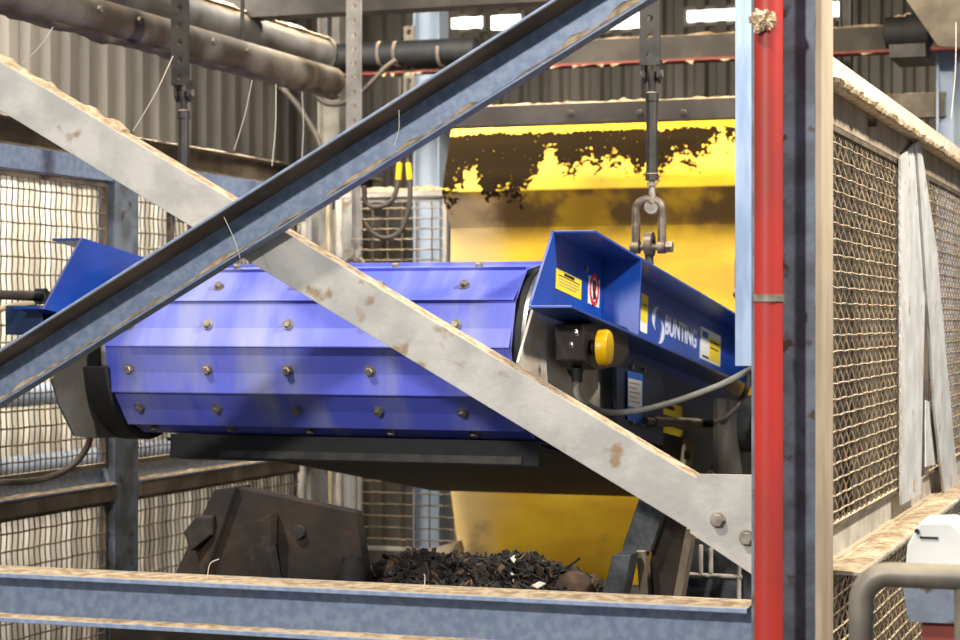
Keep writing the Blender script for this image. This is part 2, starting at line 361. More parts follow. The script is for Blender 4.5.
# bottom beam
zb = PY(0, 573, 4.555).z; hb = zb - PY(0, 622, 4.555).z
xl, xr = PY(-232, 580, 4.6).x, PY(753, 600, 4.62).x
t = thing('bottom_beam', 'blue-grey H-beam running along the bottom of the frame, dust on its top flange', 'beam', (xr, 4.63, zb - hb))
MB().extr(hsec(hb, .15, .012), (xl, 4.63, zb - hb / 2), (xr, 4.63, zb - hb / 2), (0, 0, 1), (0, 1, 0)).build('beam_section', 'galv', t, bevel=.002)
mb = MB(); dust_ridge(mb, (xl, 4.632, zb), (xr, 4.632, zb), (0, -.072, 0), (0, 0, 1), 1., .005, 160, 8); mb.build('dust_layer', 'dust', t, True)
mb = MB(); z2 = zb - hb + .012; dust_ridge(mb, (xl, 4.592, z2), (xr, 4.592, z2), (0, -.034, 0), (0, 0, 1), 1., .006, 160, 12); mb.build('dust_layer', 'dust', t, True)
ZBEAM = zb
# twigs lying on the beam
for i, (pts, lab) in enumerate((
        (((207, 572), (210, 564), (219, 559)), 'thin pale twig curling up from the bottom beam beside the rusty hood'),
        (((424, 583), (425, 578), (424, 574)), 'small upright splinter on the bottom beam below the shredded heap'))):
    pp = [PY(x, y, 4.6) for x, y in pts]; pp[0].z = ZBEAM + .002
    tag(MB().tube(smoothpath(pp, 5), .0012, 5).build('twig', 'web'), lab, 'twig')
# matching column at the far left end of the frame, outside the view
standing('steel_column', hsec(.155, .15, .013, .01), xl - .08, 4.63, 0, ZC + 2.4, 'column', 'dark column at the left end of the bottom beam and braces', 'column')
# main column
xo = PY(820.5, 300, 4.5).x; w = .155; xc = xo - w / 2
t = thing('steel_column', 'large dark H-section column at the front, standing right of the red pipe', 'column', (xc, 4.575, 0))
MB().extr(hsec(w, .15, .013, .01), (xc, 4.575, 0), (xc, 4.575, ZC + 2.4), (1, 0, 0), (0, 1, 0)).build('column_section', 'column', t, bevel=.002)
mb = MB().box((xc - .12, 4.495, 0), (xc + .12, 4.655, .02)); mb.build('base_plate', 'column', t, bevel=.003)
mb = MB().box((xo - .010, 4.4955, .02), (xo + .0025, 4.65, ZC + 2.4)); mb.build('edge_strip', 'cream', t, label='cream dusty strip along the column edge')
# red pipe
q = PY(769, 300, 4.46)
t = thing('red_pipe', 'bright red vertical pipe running down the front of the dark column', 'pipe', (q.x, 4.455, 0))
MB().cyl((q.x, 4.455, 0), (q.x, 4.455, ZC + 2.4), .0315, 28).build('pipe', 'red', t, True)
for py in (298,):
    zz = PY(769, py, 4.46).z
    MB().lathe((q.x, 4.455, zz - .008), (0, 0, 1), [(0, .0345), (.016, .0345)], 28).build('pipe_clip', 'bolt', t, True)
mb = MB(); cc = PY(763, 20, 4.41); bmesh.ops.create_icosphere(mb.bm, subdivisions=4, radius=1)
for v in mb.bm.verts:
    n_ = v.co.normalized(); f_ = .62 + .5 * mn.noise(n_ * 1.7 + V((3, 1, 2))) + .28 * mn.noise(n_ * 5) + .14 * mn.noise(n_ * 13)
    v.co = cc + V((n_.x * .034 * f_, n_.y * .03 * f_, n_.z * .036 * f_))
tag(mb.build('dust_clump', 'dust', None, True), 'fuzzy clump of dust clinging to the red pipe near its top', 'dust')
# galvanised strut left of the pipe
q0, q1 = PY(735, 366, 4.53), PY(752, 366, 4.53); ws = q1.x - q0.x
mb = MB(); mb.extr([(-ws / 2, 0), (-ws / 2, .04), (ws / 2, .04), (ws / 2, 0), (ws / 2 - .009, 0), (ws / 2 - .009, .003), (ws / 2 - .003, .003), (ws / 2 - .003, .037), (-ws / 2 + .003, .037), (-ws / 2 + .003, .003), (-ws / 2 + .009, .003), (-ws / 2 + .009, 0)][::-1], ((q0.x + q1.x) / 2, 4.57, q0.z), ((q0.x + q1.x) / 2, 4.57, ZC + 2.4), (1, 0, 0), (0, -1, 0))
tag(mb.build('channel_strut', 'strut', None, bevel=.001), 'shiny blue-grey channel strut hanging just left of the red pipe', 'strut')

# ------------------------------------------------------------------ woven wire panels
def woven(mb, axis, c, a0, a1, z0, z1, pa, pz, r, amp=.003, sway=.0012, hr=1.15, ho=0., alt=False):
    def pt(a, o, z): return (c + o, a, z) if axis == 'X' else (a, c + o, z)
    nv = int((a1 - a0) / pa); nh = int((z1 - z0) / pz)
    for i in range(1, nv):
        a = a0 + i * (a1 - a0) / nv; pts = []
        for k in range(2 * nh + 1):
            s = 1 if (k // 2 + (i if alt else 0)) % 2 else -1; o = amp * s if k % 2 == 0 else 0
            pts.append(pt(a + (sway * (1 if (k % 4 < 2) else -1)), o, z0 + k * (z1 - z0) / (2 * nh)))
        mb.tube(pts, r, 4, False)
    for j in range(1, nh):
        z = z0 + j * (z1 - z0) / nh; pts = [pt(a0 + q * (a1 - a0) / 24, ho, z + .0015 * math.sin(q * 2.1 + j)) for q in range(25)]
        mb.tube(pts, r * hr, 5, False)
    return mb
def mesh_panel(axis, c, a0, a1, z0, z1, label, group, pa=.037, pz=.062, r=.0032, bar=.02, m='wire', mf='browned', sides=(1, 1, 1, 1), amp=.003, hr=1.15, ho=0.):
    loc = (c, (a0 + a1) / 2, z0) if axis == 'X' else ((a0 + a1) / 2, c, z0)
    t = thing('mesh_panel', label, 'mesh panel', loc, group=group)
    woven(MB(), axis, c, a0, a1, z0, z1, pa, pz, r, amp, .0012, hr, ho, amp > .004).build('woven_mesh', m, t)
    def bx(u0, u1, w0, w1):
        mb = MB()
        if axis == 'X': mb.box((c - .008, u0, w0), (c + .008, u1, w1))
        else: mb.box((u0, c - .008, w0), (u1, c + .008, w1))
        mb.build('frame_bar', mf, t, bevel=.001)
    if sides[0]: bx(a0, a0 + bar, z0 + bar, z1 - bar)
    if sides[1]: bx(a1 - bar, a1, z0 + bar, z1 - bar)
    if sides[2]: bx(a0, a1, z0, z0 + bar)
    if sides[3]: bx(a0, a1, z1 - bar, z1)
    return t
# left fence, plane x = XLF, running away from the viewer
XLF = -4.05
def Yat(px, x): return PX(px, 320, x).y
zt = PX(0, 168, XLF).z; zl = PX(0, 500, XLF).z
y1, y2, y3, y4 = Yat(107, XLF), Yat(131, XLF), Yat(304, XLF), Yat(326, XLF); ys = 5.2
mesh_panel('X', XLF, ys, y1 - .004, zl + .065, zt - .004, 'woven wire panel at far left above the dusty ledge, behind the blue magnet end', 'left fence panels')
mesh_panel('X', XLF, y2 + .004, y3 - .004, zl + .065, zt - .004, 'woven wire panel above the ledge, right of the left fence post, behind the roller', 'left fence panels')
mesh_panel('X', XLF, ys, y1 - .004, zl - 1.1, zl - .062, 'woven wire panel at lower left, below the dusty ledge and left of the fence post', 'left fence panels')
mesh_panel('X', XLF, y2 + .004, y3 - .004, zl - 1.1, zl - .062, 'woven wire panel below the ledge, standing behind the rusty hood', 'left fence panels')
tag(MB().box((XLF - .04, y1, 0), (XLF + .035, y2, zt + .12)).build('fence_post', 'column', bevel=.003), 'grey square fence post between the two left mesh panels', 'post')
tag(MB().box((XLF - .04, y3, 0), (XLF + .035, y4, zt + .12)).build('fence_post', 'galv_worn', bevel=.003), 'pale fence post at the far end of the left fence', 'post')
for nm, lab, a, b in (('fence_rail', 'dusty angle ledge across the left fence, from the frame edge to the post', ys, y1 - .002), ('fence_rail', 'dusty angle ledge across the left fence, beyond the post towards the corner', y2 + .002, y3 - .002)):
    t = thing(nm, lab, 'rail', (XLF, (a + b) / 2, zl - .06))
    MB().extr([(-.03, 0), (.05, 0), (.05, .008), (-.022, .008), (-.022, .065), (-.03, .065)], (XLF, a, zl - .004), (XLF, b, zl - .004), (1, 0, 0), (0, 0, 1)).build('ledge_angle', 'galv', t, bevel=.001)
    MB().box((XLF + .03, a, zl - .062), (XLF + .045, b, zl - .0045)).build('ledge_skirt', 'browned', t, bevel=.001)
    mb = MB(); dust_ridge(mb, (XLF + .018, a, zl + .004), (XLF + .018, b, zl + .004), (.03, 0, 0), (0, 0, 1), 1., .012, 60, 21 + a); mb.build('dust_layer', 'dust', t, True)
t = thing('fence_rail', 'blue-grey top rail of the left fence under the falling brace', 'rail', (XLF, 7, zt))
MB().box((XLF - .02, ys, zt), (XLF + .03, y1 - .002, zt + .085)).build('rail_tube', 'galv', t, bevel=.002)
MB().box((XLF - .02, y2 + .002, zt), (XLF + .03, y3 - .002, zt + .085)).build('rail_tube', 'galv', t, bevel=.002)
# dusty beam above the fence, behind it
zz = PX(140, 140, -4.35).z
t = thing('side_beam', 'brown dusty channel beam above the left fence, passing behind the falling brace', 'beam', (-4.35, 8, zz - .16))
MB().extr([(0, 0), (.08, 0), (.08, .008), (.008, .008), (.008, .102), (.08, .102), (.08, .11), (0, .11)], (-4.38, 5.5, zz - .11), (-4.38, 10.6, zz - .11), (1, 0, 0), (0, 0, 1)).build('channel', 'browned', t, bevel=.002)
mb = MB(); dust_ridge(mb, (-4.34, 5.5, zz), (-4.34, 10.6, zz), (.04, 0, 0), (0, 0, 1), 1., .012, 90, 31); mb.build('dust_layer', 'dust', t, True)
MB().box((-4.33, 5.5, zz - .20), (-4.29, 10.6, zz - .12)).build('lower_strip', 'beamdark', t, bevel=.002)
# pipe outside the left fence
zz = PX(30, 395, -4.9).z
tag(MB().cyl((-4.9, 5.5, zz), (-4.9, 11.5, zz), .05, 16).build('conduit_pipe', 'paleblue', None, True), 'pale blue-grey pipe beyond the left mesh fence, at mid height', 'pipe')
zz = PX(30, 465, -4.9).z
tag(MB().cyl((-4.9, 5.5, zz), (-4.9, 11.5, zz), .045, 16).build('conduit_pipe', 'paleblue', None, True), 'pale blue-grey pipe beyond the left mesh fence, just above the dusty ledge', 'pipe')
# back fence
YBF = 9.35
xa, xb = PY(358, 220, YBF).x, PY(447, 220, YBF).x
z_a, z_b, z_c, z_d = PY(400, 198, YBF).z, PY(400, 262, YBF).z - .5, PY(400, 470, YBF).z, PY(400, 551, YBF).z
mesh_panel('Y', YBF, xa, xb, z_b, z_a, 'small wire panel at the back under a dusty ledge, above the blue roller', 'back fence panels', pa=.072, pz=.05, r=.0035, m='wirepale', mf='galv_pale')
mesh_panel('Y', YBF, xa, xb + .06, z_d, z_c, 'small wire panel at the back seen beneath the roller, left of the yellow sheet', 'back fence panels', pa=.072, pz=.05, r=.0035, m='wirepale', mf='galv_pale')
t = thing('fence_rail', 'rail of the back fence with a thick roll of dust, left of the yellow sheet', 'rail', (xa, YBF, z_a + .004))
MB().box((xa - .12, YBF - .03, z_a + .004), (xb, YBF + .03, z_a + .03)).build('rail_bar', 'galv_pale', t, bevel=.002)
mb = MB(); dust_ridge(mb, (xa - .12, YBF, z_a + .03), (xb, YBF, z_a + .03), (0, -.04, 0), (0, 0, 1), 1., .045, 26, 44); mb.build('dust_layer', 'dust', t, True)
tag(MB().box((xa - .09, YBF - .03, 0), (xa - .012, YBF + .03, z_a)).build('fence_post', 'galv_worn', bevel=.003), 'pale square post at the left edge of the small back panels', 'post')
tag(MB().box((xb + .07, YBF - .02, 0), (xb + .12, YBF + .03, z_a)).build('fence_post', 'beamdark', bevel=.003), 'dark post hidden mostly by the yellow sheet at the back', 'post')

# ------------------------------------------------------------------ yellow sheet at the back
yz = {'top': PY(600, 120, 8.80).z, 'fold': PY(600, 189, 8.68).z, 'ret': PY(600, 226, 8.80).z, 'x0': PY(447, 200, 8.75).x}
x1 = -1.78
zlo = PY(560, 478, 8.72).z; zbt = PY(560, 600, 8.6).z
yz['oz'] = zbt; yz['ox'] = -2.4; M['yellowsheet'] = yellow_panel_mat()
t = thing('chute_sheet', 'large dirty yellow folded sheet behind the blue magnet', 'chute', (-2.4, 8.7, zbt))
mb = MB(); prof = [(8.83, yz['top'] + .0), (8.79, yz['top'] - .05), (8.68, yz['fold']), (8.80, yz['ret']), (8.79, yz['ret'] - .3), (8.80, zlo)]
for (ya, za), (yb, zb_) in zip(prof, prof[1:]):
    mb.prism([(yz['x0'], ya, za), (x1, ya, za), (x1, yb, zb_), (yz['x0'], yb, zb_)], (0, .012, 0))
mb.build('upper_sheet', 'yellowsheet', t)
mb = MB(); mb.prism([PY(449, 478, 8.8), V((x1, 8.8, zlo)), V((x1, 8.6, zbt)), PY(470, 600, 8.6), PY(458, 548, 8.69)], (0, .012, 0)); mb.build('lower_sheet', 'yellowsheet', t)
for xx in (PY(480, 600, 8.6).x, x1 - .1): MB().box((xx - .03, 8.605, 0), (xx + .03, 8.66, zbt + .02)).build('support_leg', 'darksteel', t)
# sloping ledge at the foot of the yellow sheet
tag(MB().prism([PY(352, 572, 8.3), PY(458, 541, 8.6), PY(461, 552, 8.6), PY(420, 600, 8.4), PY(360, 600, 8.3)], (0, .05, 0)).build('sloping_board', 'tag', bevel=.002), 'sloping tan board beside the lower left corner of the yellow sheet', 'board')

# ------------------------------------------------------------------ beams high at the back
def xbeam(name, y, px0, px1, ptop, pbot, m, label, dusty, dd=.1, red=False, seed=0):
    p, q = PY((px0 + px1) / 2, ptop, y), PY((px0 + px1) / 2, pbot, y)
    a, b = PY(px0, ptop, y).x, PY(px1, ptop, y).x
    t = thing(name, label, 'beam', ((a + b) / 2, y + dd / 2, q.z))
    MB().extr([(q.z, 0), (p.z, 0), (p.z, dd), (p.z - .01, dd), (p.z - .01, .012), (q.z + .01, .012), (q.z + .01, dd), (q.z, dd)], (a, y, 0), (b, y, 0), (0, 0, 1), (0, 1, 0)).build('channel', m, t, bevel=.002)
    if dusty:
        mb = MB(); dust_ridge(mb, (a, y + dd / 2, p.z), (b, y + dd / 2, p.z), (0, -dd / 2, 0), (0, 0, 1), 1., dusty, 110, seed); mb.build('dust_layer', 'dust', t, True)
    if red:
        MB().box((a, y - .012, q.z - .012), (b, y + dd, q.z - .0005)).build('lower_flange', 'redold', t, bevel=.001, label='faded red lower flange')
        mb = MB(); 
        for k in range(26):
            xx = a + (b - a) * random.random(); zz = q.z - .012
            mb.prism([(xx, y - .014, zz), (xx + random.uniform(.02, .07), y - .014, zz), (xx + random.uniform(.0, .04), y - .014, zz - random.uniform(.004, .02))], (0, .01, 0))
        mb.build('dust_fringe', 'dust', t)
    return t
xbeam('cross_beam', 9.6, 300, 1000, 37, 60, 'beamdark', 'dark cross beam high at the back with a faded red lower edge', .02, .1, True, 51)
xbeam('cross_beam', 8.45, 425, 735, 103, 123, 'beamdark', 'dark cross beam just above the top of the yellow sheet, pale dust along it', .018, .08, False, 53)
for px in (571, 640, 684): 
    q = PY(px, 113, 8.45); MB().hexnut(q, (0, -1, 0), .014, .012).build('bolt', 'beamdark', bpy.data.objects['cross_beam.001'])
xbeam('cross_beam', 8.02, 196, 760, -36, 5, 'beamdark', 'brown cross beam along the very top of the view, above the hangers', .0, .12, False, 55)
xbeam('cross_beam', 9.75, 856, 945, 94, 118, 'browned', 'short beam at the back right, behind the sloping cream rail', .012, .08, False, 57)
# pipes receding on the left
zz = PX(0, -9, -3.62).z
t = thing('support_tube', 'thick dusty tube running back across the upper left, held by dark bands', 'pipe', (-3.62, 7, zz - .07))
MB().cyl((-3.62, 5.0, zz), (-3.62, 8.3, zz), .066, 28).build('tube', 'pipe', t, True)
mb = MB(); dust_ridge(mb, (-3.615, 5.0, zz - .064), (-3.615, 8.3, zz - .064), (.05, 0, 0), (0, 0, -1), 1., .02, 120, 61); mb.build('dust_fringe', 'browned', t, True)
for px in (62, 154, 258, 326): 
    yy = Yat(px, -3.56); MB().ring_plate((-3.62, yy, zz), (0, 1, 0), .065, .073, .03, 28).build('band', 'darksteel', t, True)
yy = Yat(256, -3.56); MB().cyl((-3.62, yy, zz + .06), (-3.62, yy, ZC + 2.6), .009, 8).build('hanger_rod', 'darksteel', t, True)
for px in (30, 98, 138, 212, 246):
    yy = Yat(px, -3.56); MB().hexnut((-3.556, yy, zz + .012), (1, 0, 0), .014, .012).build('bolt', 'browned', t)
zz = PX(200, 18, -3.95).z
t = thing('duct_pipe', 'smooth grey duct behind the thick dusty tube at the upper left', 'pipe', (-3.95, 7, zz - .1))
MB().cyl((-3.95, 5.2, zz), (-3.95, 8.9, zz), .078, 28).build('duct', 'duct', t, True)
MB().lathe((-3.95, 8.9, zz), (0, 1, 0), [(0, .095), (.02, .095)], 28).build('end_flange', 'darksteel', t, True)
mb = MB(); dust_ridge(mb, (-3.93, 5.2, zz + .073), (-3.93, 8.9, zz + .073), (.045, 0, 0), (0, 0, 1), 1., .022, 100, 66); mb.build('dust_layer', 'dust', t, True)
for px in (152, 258): yy = Yat(px, -3.86); MB().ring_plate((-3.95, yy, zz), (0, 1, 0), .077, .084, .03, 28).build('band', 'darksteel', t, True)
# return roller and bracket clutter
q0, q1 = PY(330, 56, 9.533), PY(480, 49, 9.533)
t = thing('idler_roller', 'black roller lying across the top at the back, behind the perforated hanger', 'roller', (q0.x, 9.533, q0.z - .06))
MB().lathe(q0, (q1 - q0), [(0, .03), (.02, .06), ((q1 - q0).length - .02, .06), ((q1 - q0).length, .03)], 24).build('shell', 'rubber', t, True)
for px in (380, 396, 440): q = PY(px, 54, 9.533); MB().ring_plate(q + V((0, 0, 0)), (1, 0, 0), .058, .066, .016, 24).build('collar', 'browned', t, True)
MB().box((q0.x - .03, 9.50, q0.z - .12), (q0.x - .0, 9.56, q0.z + .3)).build('bracket', 'darksteel', t, bevel=.002)
q0, q1 = PY(884, 33, 9.3), PY(934, 30, 9.3); L = (q1 - q0).length
t = thing('gear_motor', 'black finned motor sitting on the back beam at the upper right', 'motor', (q0.x, 9.3, q0.z - .08))
MB().lathe(q0, q1 - q0, [(0, .035), (.01, .07), (L * .45, .07), (L * .46, .078), (L * .9, .078), (L, .05)], 24).build('motor_body', 'rubber', t, True)
MB().box((q0.x + .03, 9.25, q0.z - .12), (q1.x - .03, 9.62, q0.z - .06)).build('foot', 'darksteel', t, bevel=.002)
mb = MB(); dust_ridge(mb, q0 + V((.05, 0, .066)), q1 + V((-.05, 0, .066)), (0, -.035, 0), (0, 0, 1), 1., .02, 20, 71); mb.build('dust_layer', 'dust', t, True)
tag(MB().prism([PY(830, -110, 8.9), PY(990, -110, 8.9), PY(990, 50, 8.9), PY(938, 46, 8.9)], (0, .02, 0)).build('slanted_plate', 'browned', bevel=.002), 'slanted grey-brown plate in the top right corner', 'plate')

# ------------------------------------------------------------------ the blue magnet with its belt roller
TILT = -math.radians(7.0)
PC = V((-1.85, 5.785, ZC - .09)); R = .258
XB0, XB1 = -3.165, -1.85
mg = thing('belt_magnet', 'blue overband magnet with a wide violet-blue cleated belt, hung from four hangers', 'magnetic separator', (0, PC.y, PC.z), TILT)
def L(x, v, w): return MW[mg.name] @ V((x, v, w))                   # magnet's own axes: x across, v back, w up
ct, st = math.cos(TILT), math.sin(TILT)
LV = V((0, ct, st)); LW = V((0, -st, ct))
LEN = 2.55; RT_ = .235
# belt loop: facets round the head pulley, straight runs, tail
loop = []
NF = 7
ANG = [math.radians(q) for q in (90, 123, 154, 185, 216, 247, 270)]
for a in ANG: loop.append((R * math.cos(a) * 1.02, R * math.sin(a) * (1.02 if 91 < math.degrees(a) < 269 else 1)))
nrun = 9
for k in range(1, nrun): loop.append((LEN * k / nrun, -R + (R - RT_) * k / nrun))
for k in range(NF + 1): a = -PI / 2 + PI * k / NF; loop.append((LEN + RT_ * math.cos(a), RT_ * math.sin(a)))
for k in range(1, nrun): loop.append((LEN * (1 - k / nrun), RT_ + (R - RT_) * k / nrun))
mb = MB(); n = len(loop)
def ringpts(x, off):
    out = []
    for i in range(n):
        a, b, c = V(loop[i - 1]), V(loop[i]), V(loop[(i + 1) % n]); nm = V(((c - a).y, -(c - a).x)).normalized()
        q = b - nm * off * -1 if False else b + nm * -off
        out.append(mb.bm.verts.new(L(x, q.x, q.y)))
    return out
def signed(): 
    s = 0
    for i in range(n): a, b = loop[i], loop[(i + 1) % n]; s += a[0] * b[1] - a[1] * b[0]
    return s
sg = 1 if signed() > 0 else -1
o0, o1, i0, i1 = ringpts(XB0, 0), ringpts(XB1, 0), ringpts(XB0, .014 * sg), ringpts(XB1, .014 * sg)
for i in range(n):
    j = (i + 1) % n
    mb.mi = 0; mb.face((o0[i], o0[j], o1[j], o1[i])); mb.mi = 1; mb.face((i0[j], i0[i], i1[i], i1[j]))
    mb.face((o0[j], o0[i], i0[i], i0[j])); mb.face((o1[i], o1[j], i1[j], i1[i]))
belt = mb.build('belt', ['belt', 'rubber'], mg)
# lapped slat edges: a thin raised bar at each facet joint
for i in range(n):
    a, b, c = V(loop[i - 1]), V(loop[i]), V(loop[(i + 1) % n]); nm = V(((c - a).y, -(c - a).x)).normalized() * sg; tg = V((nm.y, -nm.x))
    if 7 <= i < 15 and i % 2: continue
    du = (a - b).normalized(); p0 = b + du * .075 - nm * .003; p1 = b - nm * .004; q1 = b + nm * .010; q0 = b + du * .004 + nm * .0105
    mb = MB(); mb.prism([L(XB0 + .004, *p0), L(XB0 + .004, *p1), L(XB0 + .004, *q1), L(XB0 + .004, *q0)], V((XB1 - XB0 - .008, 0, 0))); mb.build('slat', 'belt', belt, bevel=.001)
# bolts on the slats facing the viewer
for k in range(len(ANG) - 1):
    p, q = V(loop[k]), V(loop[k + 1]); mid = (p + q) / 2; nm = mid.normalized(); nw = LV * nm.x + LW * nm.y
    for i in range(5):
        c = L(XB0 + .075 + i * .266, mid.x, mid.y)
        m2 = MB(); m2.lathe(c, nw, [(0, .017), (.004, .017)], 12); m2.hexnut(c + nw * .004, nw, .0125, .012); m2.build('bolt', 'bolt', belt)
MB().lathe(L(XB1 - .002, 0, 0), (1, 0, 0), [(0, R - .012), (.022, R - .012), (.024, .22)], 56).build('edge_ring', 'rubber', mg, True)
# pulley ends
pu = MB().lathe(L(XB0 - .045, 0, 0), (1, 0, 0), [(0, .10), (.012, .11), (.014, .235), (.02, .243), (.04, .243), (.05, .236), (XB1 - XB0 + .04, .236), (XB1 - XB0 + .05, .243), (XB1 - XB0 + .078, .243), (XB1 - XB0 + .09, .2), (XB1 - XB0 + .092, .06)], 56).build('head_pulley', 'steel', mg, True)
MB().lathe(L(XB0 - .08, 0, 0), (1, 0, 0), [(0, .035), (XB1 - XB0 + .26, .035)], 20).build('shaft', 'steel', pu, True)
MB().lathe(L(XB0 - .03, LEN, 0), (1, 0, 0), [(0, .215), (XB1 - XB0 + .06, .215)], 40).build('tail_pulley', 'darksteel', mg, True)
# magnet body between the belt runs
mb = MB(); mb.prism([L(XB0 + .03, .55, -.205), L(-1.775, .55, -.205), L(-1.775, .55, .12), L(XB0 + .03, .55, .12)], LV * 1.6); mb.build('magnet_box', 'bluedark', mg, bevel=.006)
mbx = bpy.data.objects['magnet_box']
# side channels
XWR, XWL = -1.72, -3.248; FLW = .12
def lipv(px, py, x): q = PX(px, py, x) ; q = MW[mg.name].inverted() @ q; return q.y, q.z
tv, tw = lipv(595, 230, XWR + FLW); bv, bw = lipv(572, 308, XWR + FLW); w_t = tw; w_b = bw
VEND = 2.85
def side(xw, s, name_label):
    sf = MB().prism([L(xw, tv, w_t), L(xw, VEND, w_t), L(xw, VEND, w_b), L(xw, bv, w_b)], V((-s * .008, 0, 0))).build('side_frame', 'bluepaint', mg, bevel=.001, label=name_label)
    for (w, v0, dw) in ((w_t, tv, -.008), (w_b, bv, .008)):
        fw_ = FLW if s > 0 else .1
        MB().prism([L(xw, v0, w), L(xw, VEND, w), L(xw + s * fw_, VEND, w), L(xw + s * fw_, v0, w)], LW * dw).build('flange', 'bluepaint', sf, bevel=.002)
    return sf
sr = side(XWR, 1, 'right blue side channel with labels and lettering')
sl = side(XWL, -1, 'left blue side channel')
# front stiffener plate closing the right channel at its raked end, and gusset at mid length
gv = lipv(641, 262, XWR + FLW)[0]
MB().prism([L(XWR, gv, w_t - .008), L(XWR + FLW, gv, w_t - .008), L(XWR + FLW, gv, w_b + .008), L(XWR, gv, w_b + .008)], LV * .01).build('gusset', 'bluepaint', sr, bevel=.001)
gv2 = gv + 2.0
MB().prism([L(XWR, gv2, w_t - .008), L(XWR + FLW, gv2, w_t - .008), L(XWR + FLW, gv2, w_b + .008), L(XWR, gv2, w_b + .008)], LV * .01).build('gusset', 'bluepaint', sr, bevel=.001)
# lifting lugs
VL = [Yat(652, -1.66), 7.93]
for x in (-1.66, -3.345):
    for yy in VL:
        v = (yy - PC.y) / ct + (w_t * st) / ct
        MB().ring_plate(L(x - .023, v, w_t + .098), (1, 0, 0), .016, .04, .024, 24, ex=(0, -1, 0)).build('lifting_eye', 'bronze', mg, True); MB().lathe(L(x - .011, v, w_t), LW, [(0, .03), (.014, .03), (.02, .016), (.062, .013)], 16).build('eye_base', 'grime', mg, True)
# stickers and lettering on the right web
def sticker(name, m, px0, py0, px1, py1, sub=None, x=XWR + .0015, par=None, th=.0015):     # corners by view, on the web plane
    a = MW[mg.name].inverted() @ PX(px0, py0, x); b = MW[mg.name].inverted() @ PX(px1, py1, x)
    v0, v1, w0, w1 = a.y, b.y, a.z, b.z
    o = MB().prism([L(x - .0013, v0, w0), L(x - .0013, v1, w0), L(x - .0013, v1, w1), L(x - .0013, v0, w1)], (th, 0, 0)).build(name, m, par or sr)
    return v0, v1, w0, w1, x + th
def patch(name, m, s, u0, u1, t0, t1, par=None):                   # ink on a sticker, in fractions of its size
    v0, v1, w0, w1, x = s
    f = lambda u, t: L(x - .0015, v0 + (v1 - v0) * u, w0 + (w1 - w0) * t)
    MB().prism([f(u0, t0), f(u1, t0), f(u1, t1), f(u0, t1)], (.001, 0, 0)).build(name, m, par or sr)
s = sticker('warning_label', 'lyellow', 556.5, 268, 581, 300)
patch('label_print', 'lblack', s, .3, .7, .06, .2); patch('label_print', 'lblack', s, .08, .92, .25, .29)
patch('label_print', 'tag', s, .1, .9, .4, .44); patch('label_print', 'tag', s, .1, .9, .55, .59); patch('label_print', 'tag', s, .1, .8, .7, .74)
s = sticker('prohibition_label', 'lwhite', 589, 275, 599, 308)
vc, wc, hh = (s[0] + s[1]) / 2, (s[2] + s[3]) / 2 + .006, abs(s[1] - s[0])
MB().ring_plate(L(s[4] - .001, vc, wc), (1, 0, 0), hh * .30, hh * .42, .0012, 28).build('red_ring', 'lred', sr)
mb = MB(); mb.lathe(L(s[4] - .001, vc, wc + hh * .08), (1, 0, 0), [(0, hh * .17), (.001, hh * .17)], 14); mb.prism([L(s[4] - .001, vc - hh * .08, wc - hh * .25), L(s[4] - .001, vc + hh * .08, wc - hh * .25), L(s[4] - .001, vc + hh * .12, wc), L(s[4] - .001, vc - hh * .12, wc)], (.001, 0, 0)); mb.build('label_print', 'lblack', sr)
k = hh * .3 * .707
MB().prism([L(s[4], vc - k, wc + k * 1.1), L(s[4], vc - k * .8, wc + k * 1.25), L(s[4], vc + k, wc - k * 1.0), L(s[4], vc + k * .8, wc - k * 1.2)], (.0008, 0, 0)).build('red_bar', 'lred', sr)
patch('red_line', 'lred', s, .25, .75, .9, .94)
s = sticker('warning_label', 'lwhite', 641.5, 293, 647, 334); patch('label_print', 'lyellow', s, .0, .98, .0, .72); patch('label_print', 'tag', s, .15, .8, .25, .3)
s = sticker('warning_label', 'lwhite', 701, 326, 720, 367); patch('label_print', 'lyellow', s, .42, .96, .2, .93); patch('label_print', 'lblue', s, .08, .36, .1, .3); patch('label_print', 'tag', s, .45, .9, .3, .36); patch('label_print', 'tag', s, .45, .9, .5, .55); patch('label_print', 'lblack', s, .1, .4, .86, .93)
# lettering
def loc_of(px, py): q = MW[mg.name].inverted() @ PX(px, py, XWR + .002); return q.y, q.z
v0, w0 = loc_of(665, 334); v1, _ = loc_of(696.5, 340); _, wtop = loc_of(665, 314)
cu = bpy.data.curves.new('lettering', 'FONT'); cu.body = 'BUNTING'; cu.size = 1; cu.extrude = .004; cu.offset = .022; cu.resolution_u = 4
to = bpy.data.objects.new('lettering_source', cu); C.objects.link(to); bpy.context.view_layer.update()
me = bpy.data.meshes.new_from_object(to.evaluated_get(bpy.context.evaluated_depsgraph_get())); C.objects.unlink(to); bpy.data.objects.remove(to)
xs = [v.co.x for v in me.vertices]; ysx = [v.co.y for v in me.vertices]
sx_ = (v1 - v0) / (max(xs) - min(xs)); sy_ = (wtop - w0) / (max(ysx) - min(ysx))
for v in me.vertices:
    c = v.co.copy(); v.co = (XWR + .0012 + (c.z + .004) * .15, v0 + (c.x - min(xs)) * sx_, w0 + (c.y - min(ysx)) * sy_)
me.name = 'lettering'; me.materials.append(M['ink']); me.flip_normals() if False else None
to = bpy.data.objects.new('lettering', me); C.objects.link(to); to.parent = sr; MW[to.name] = MW[mg.name]
va, wa = loc_of(652.5, 324); vb, wb = loc_of(664, 329); cv, cw, cr = (va + vb) / 2, (wa + wb) / 2 + .004, (vb - va) / 2 * 1.02
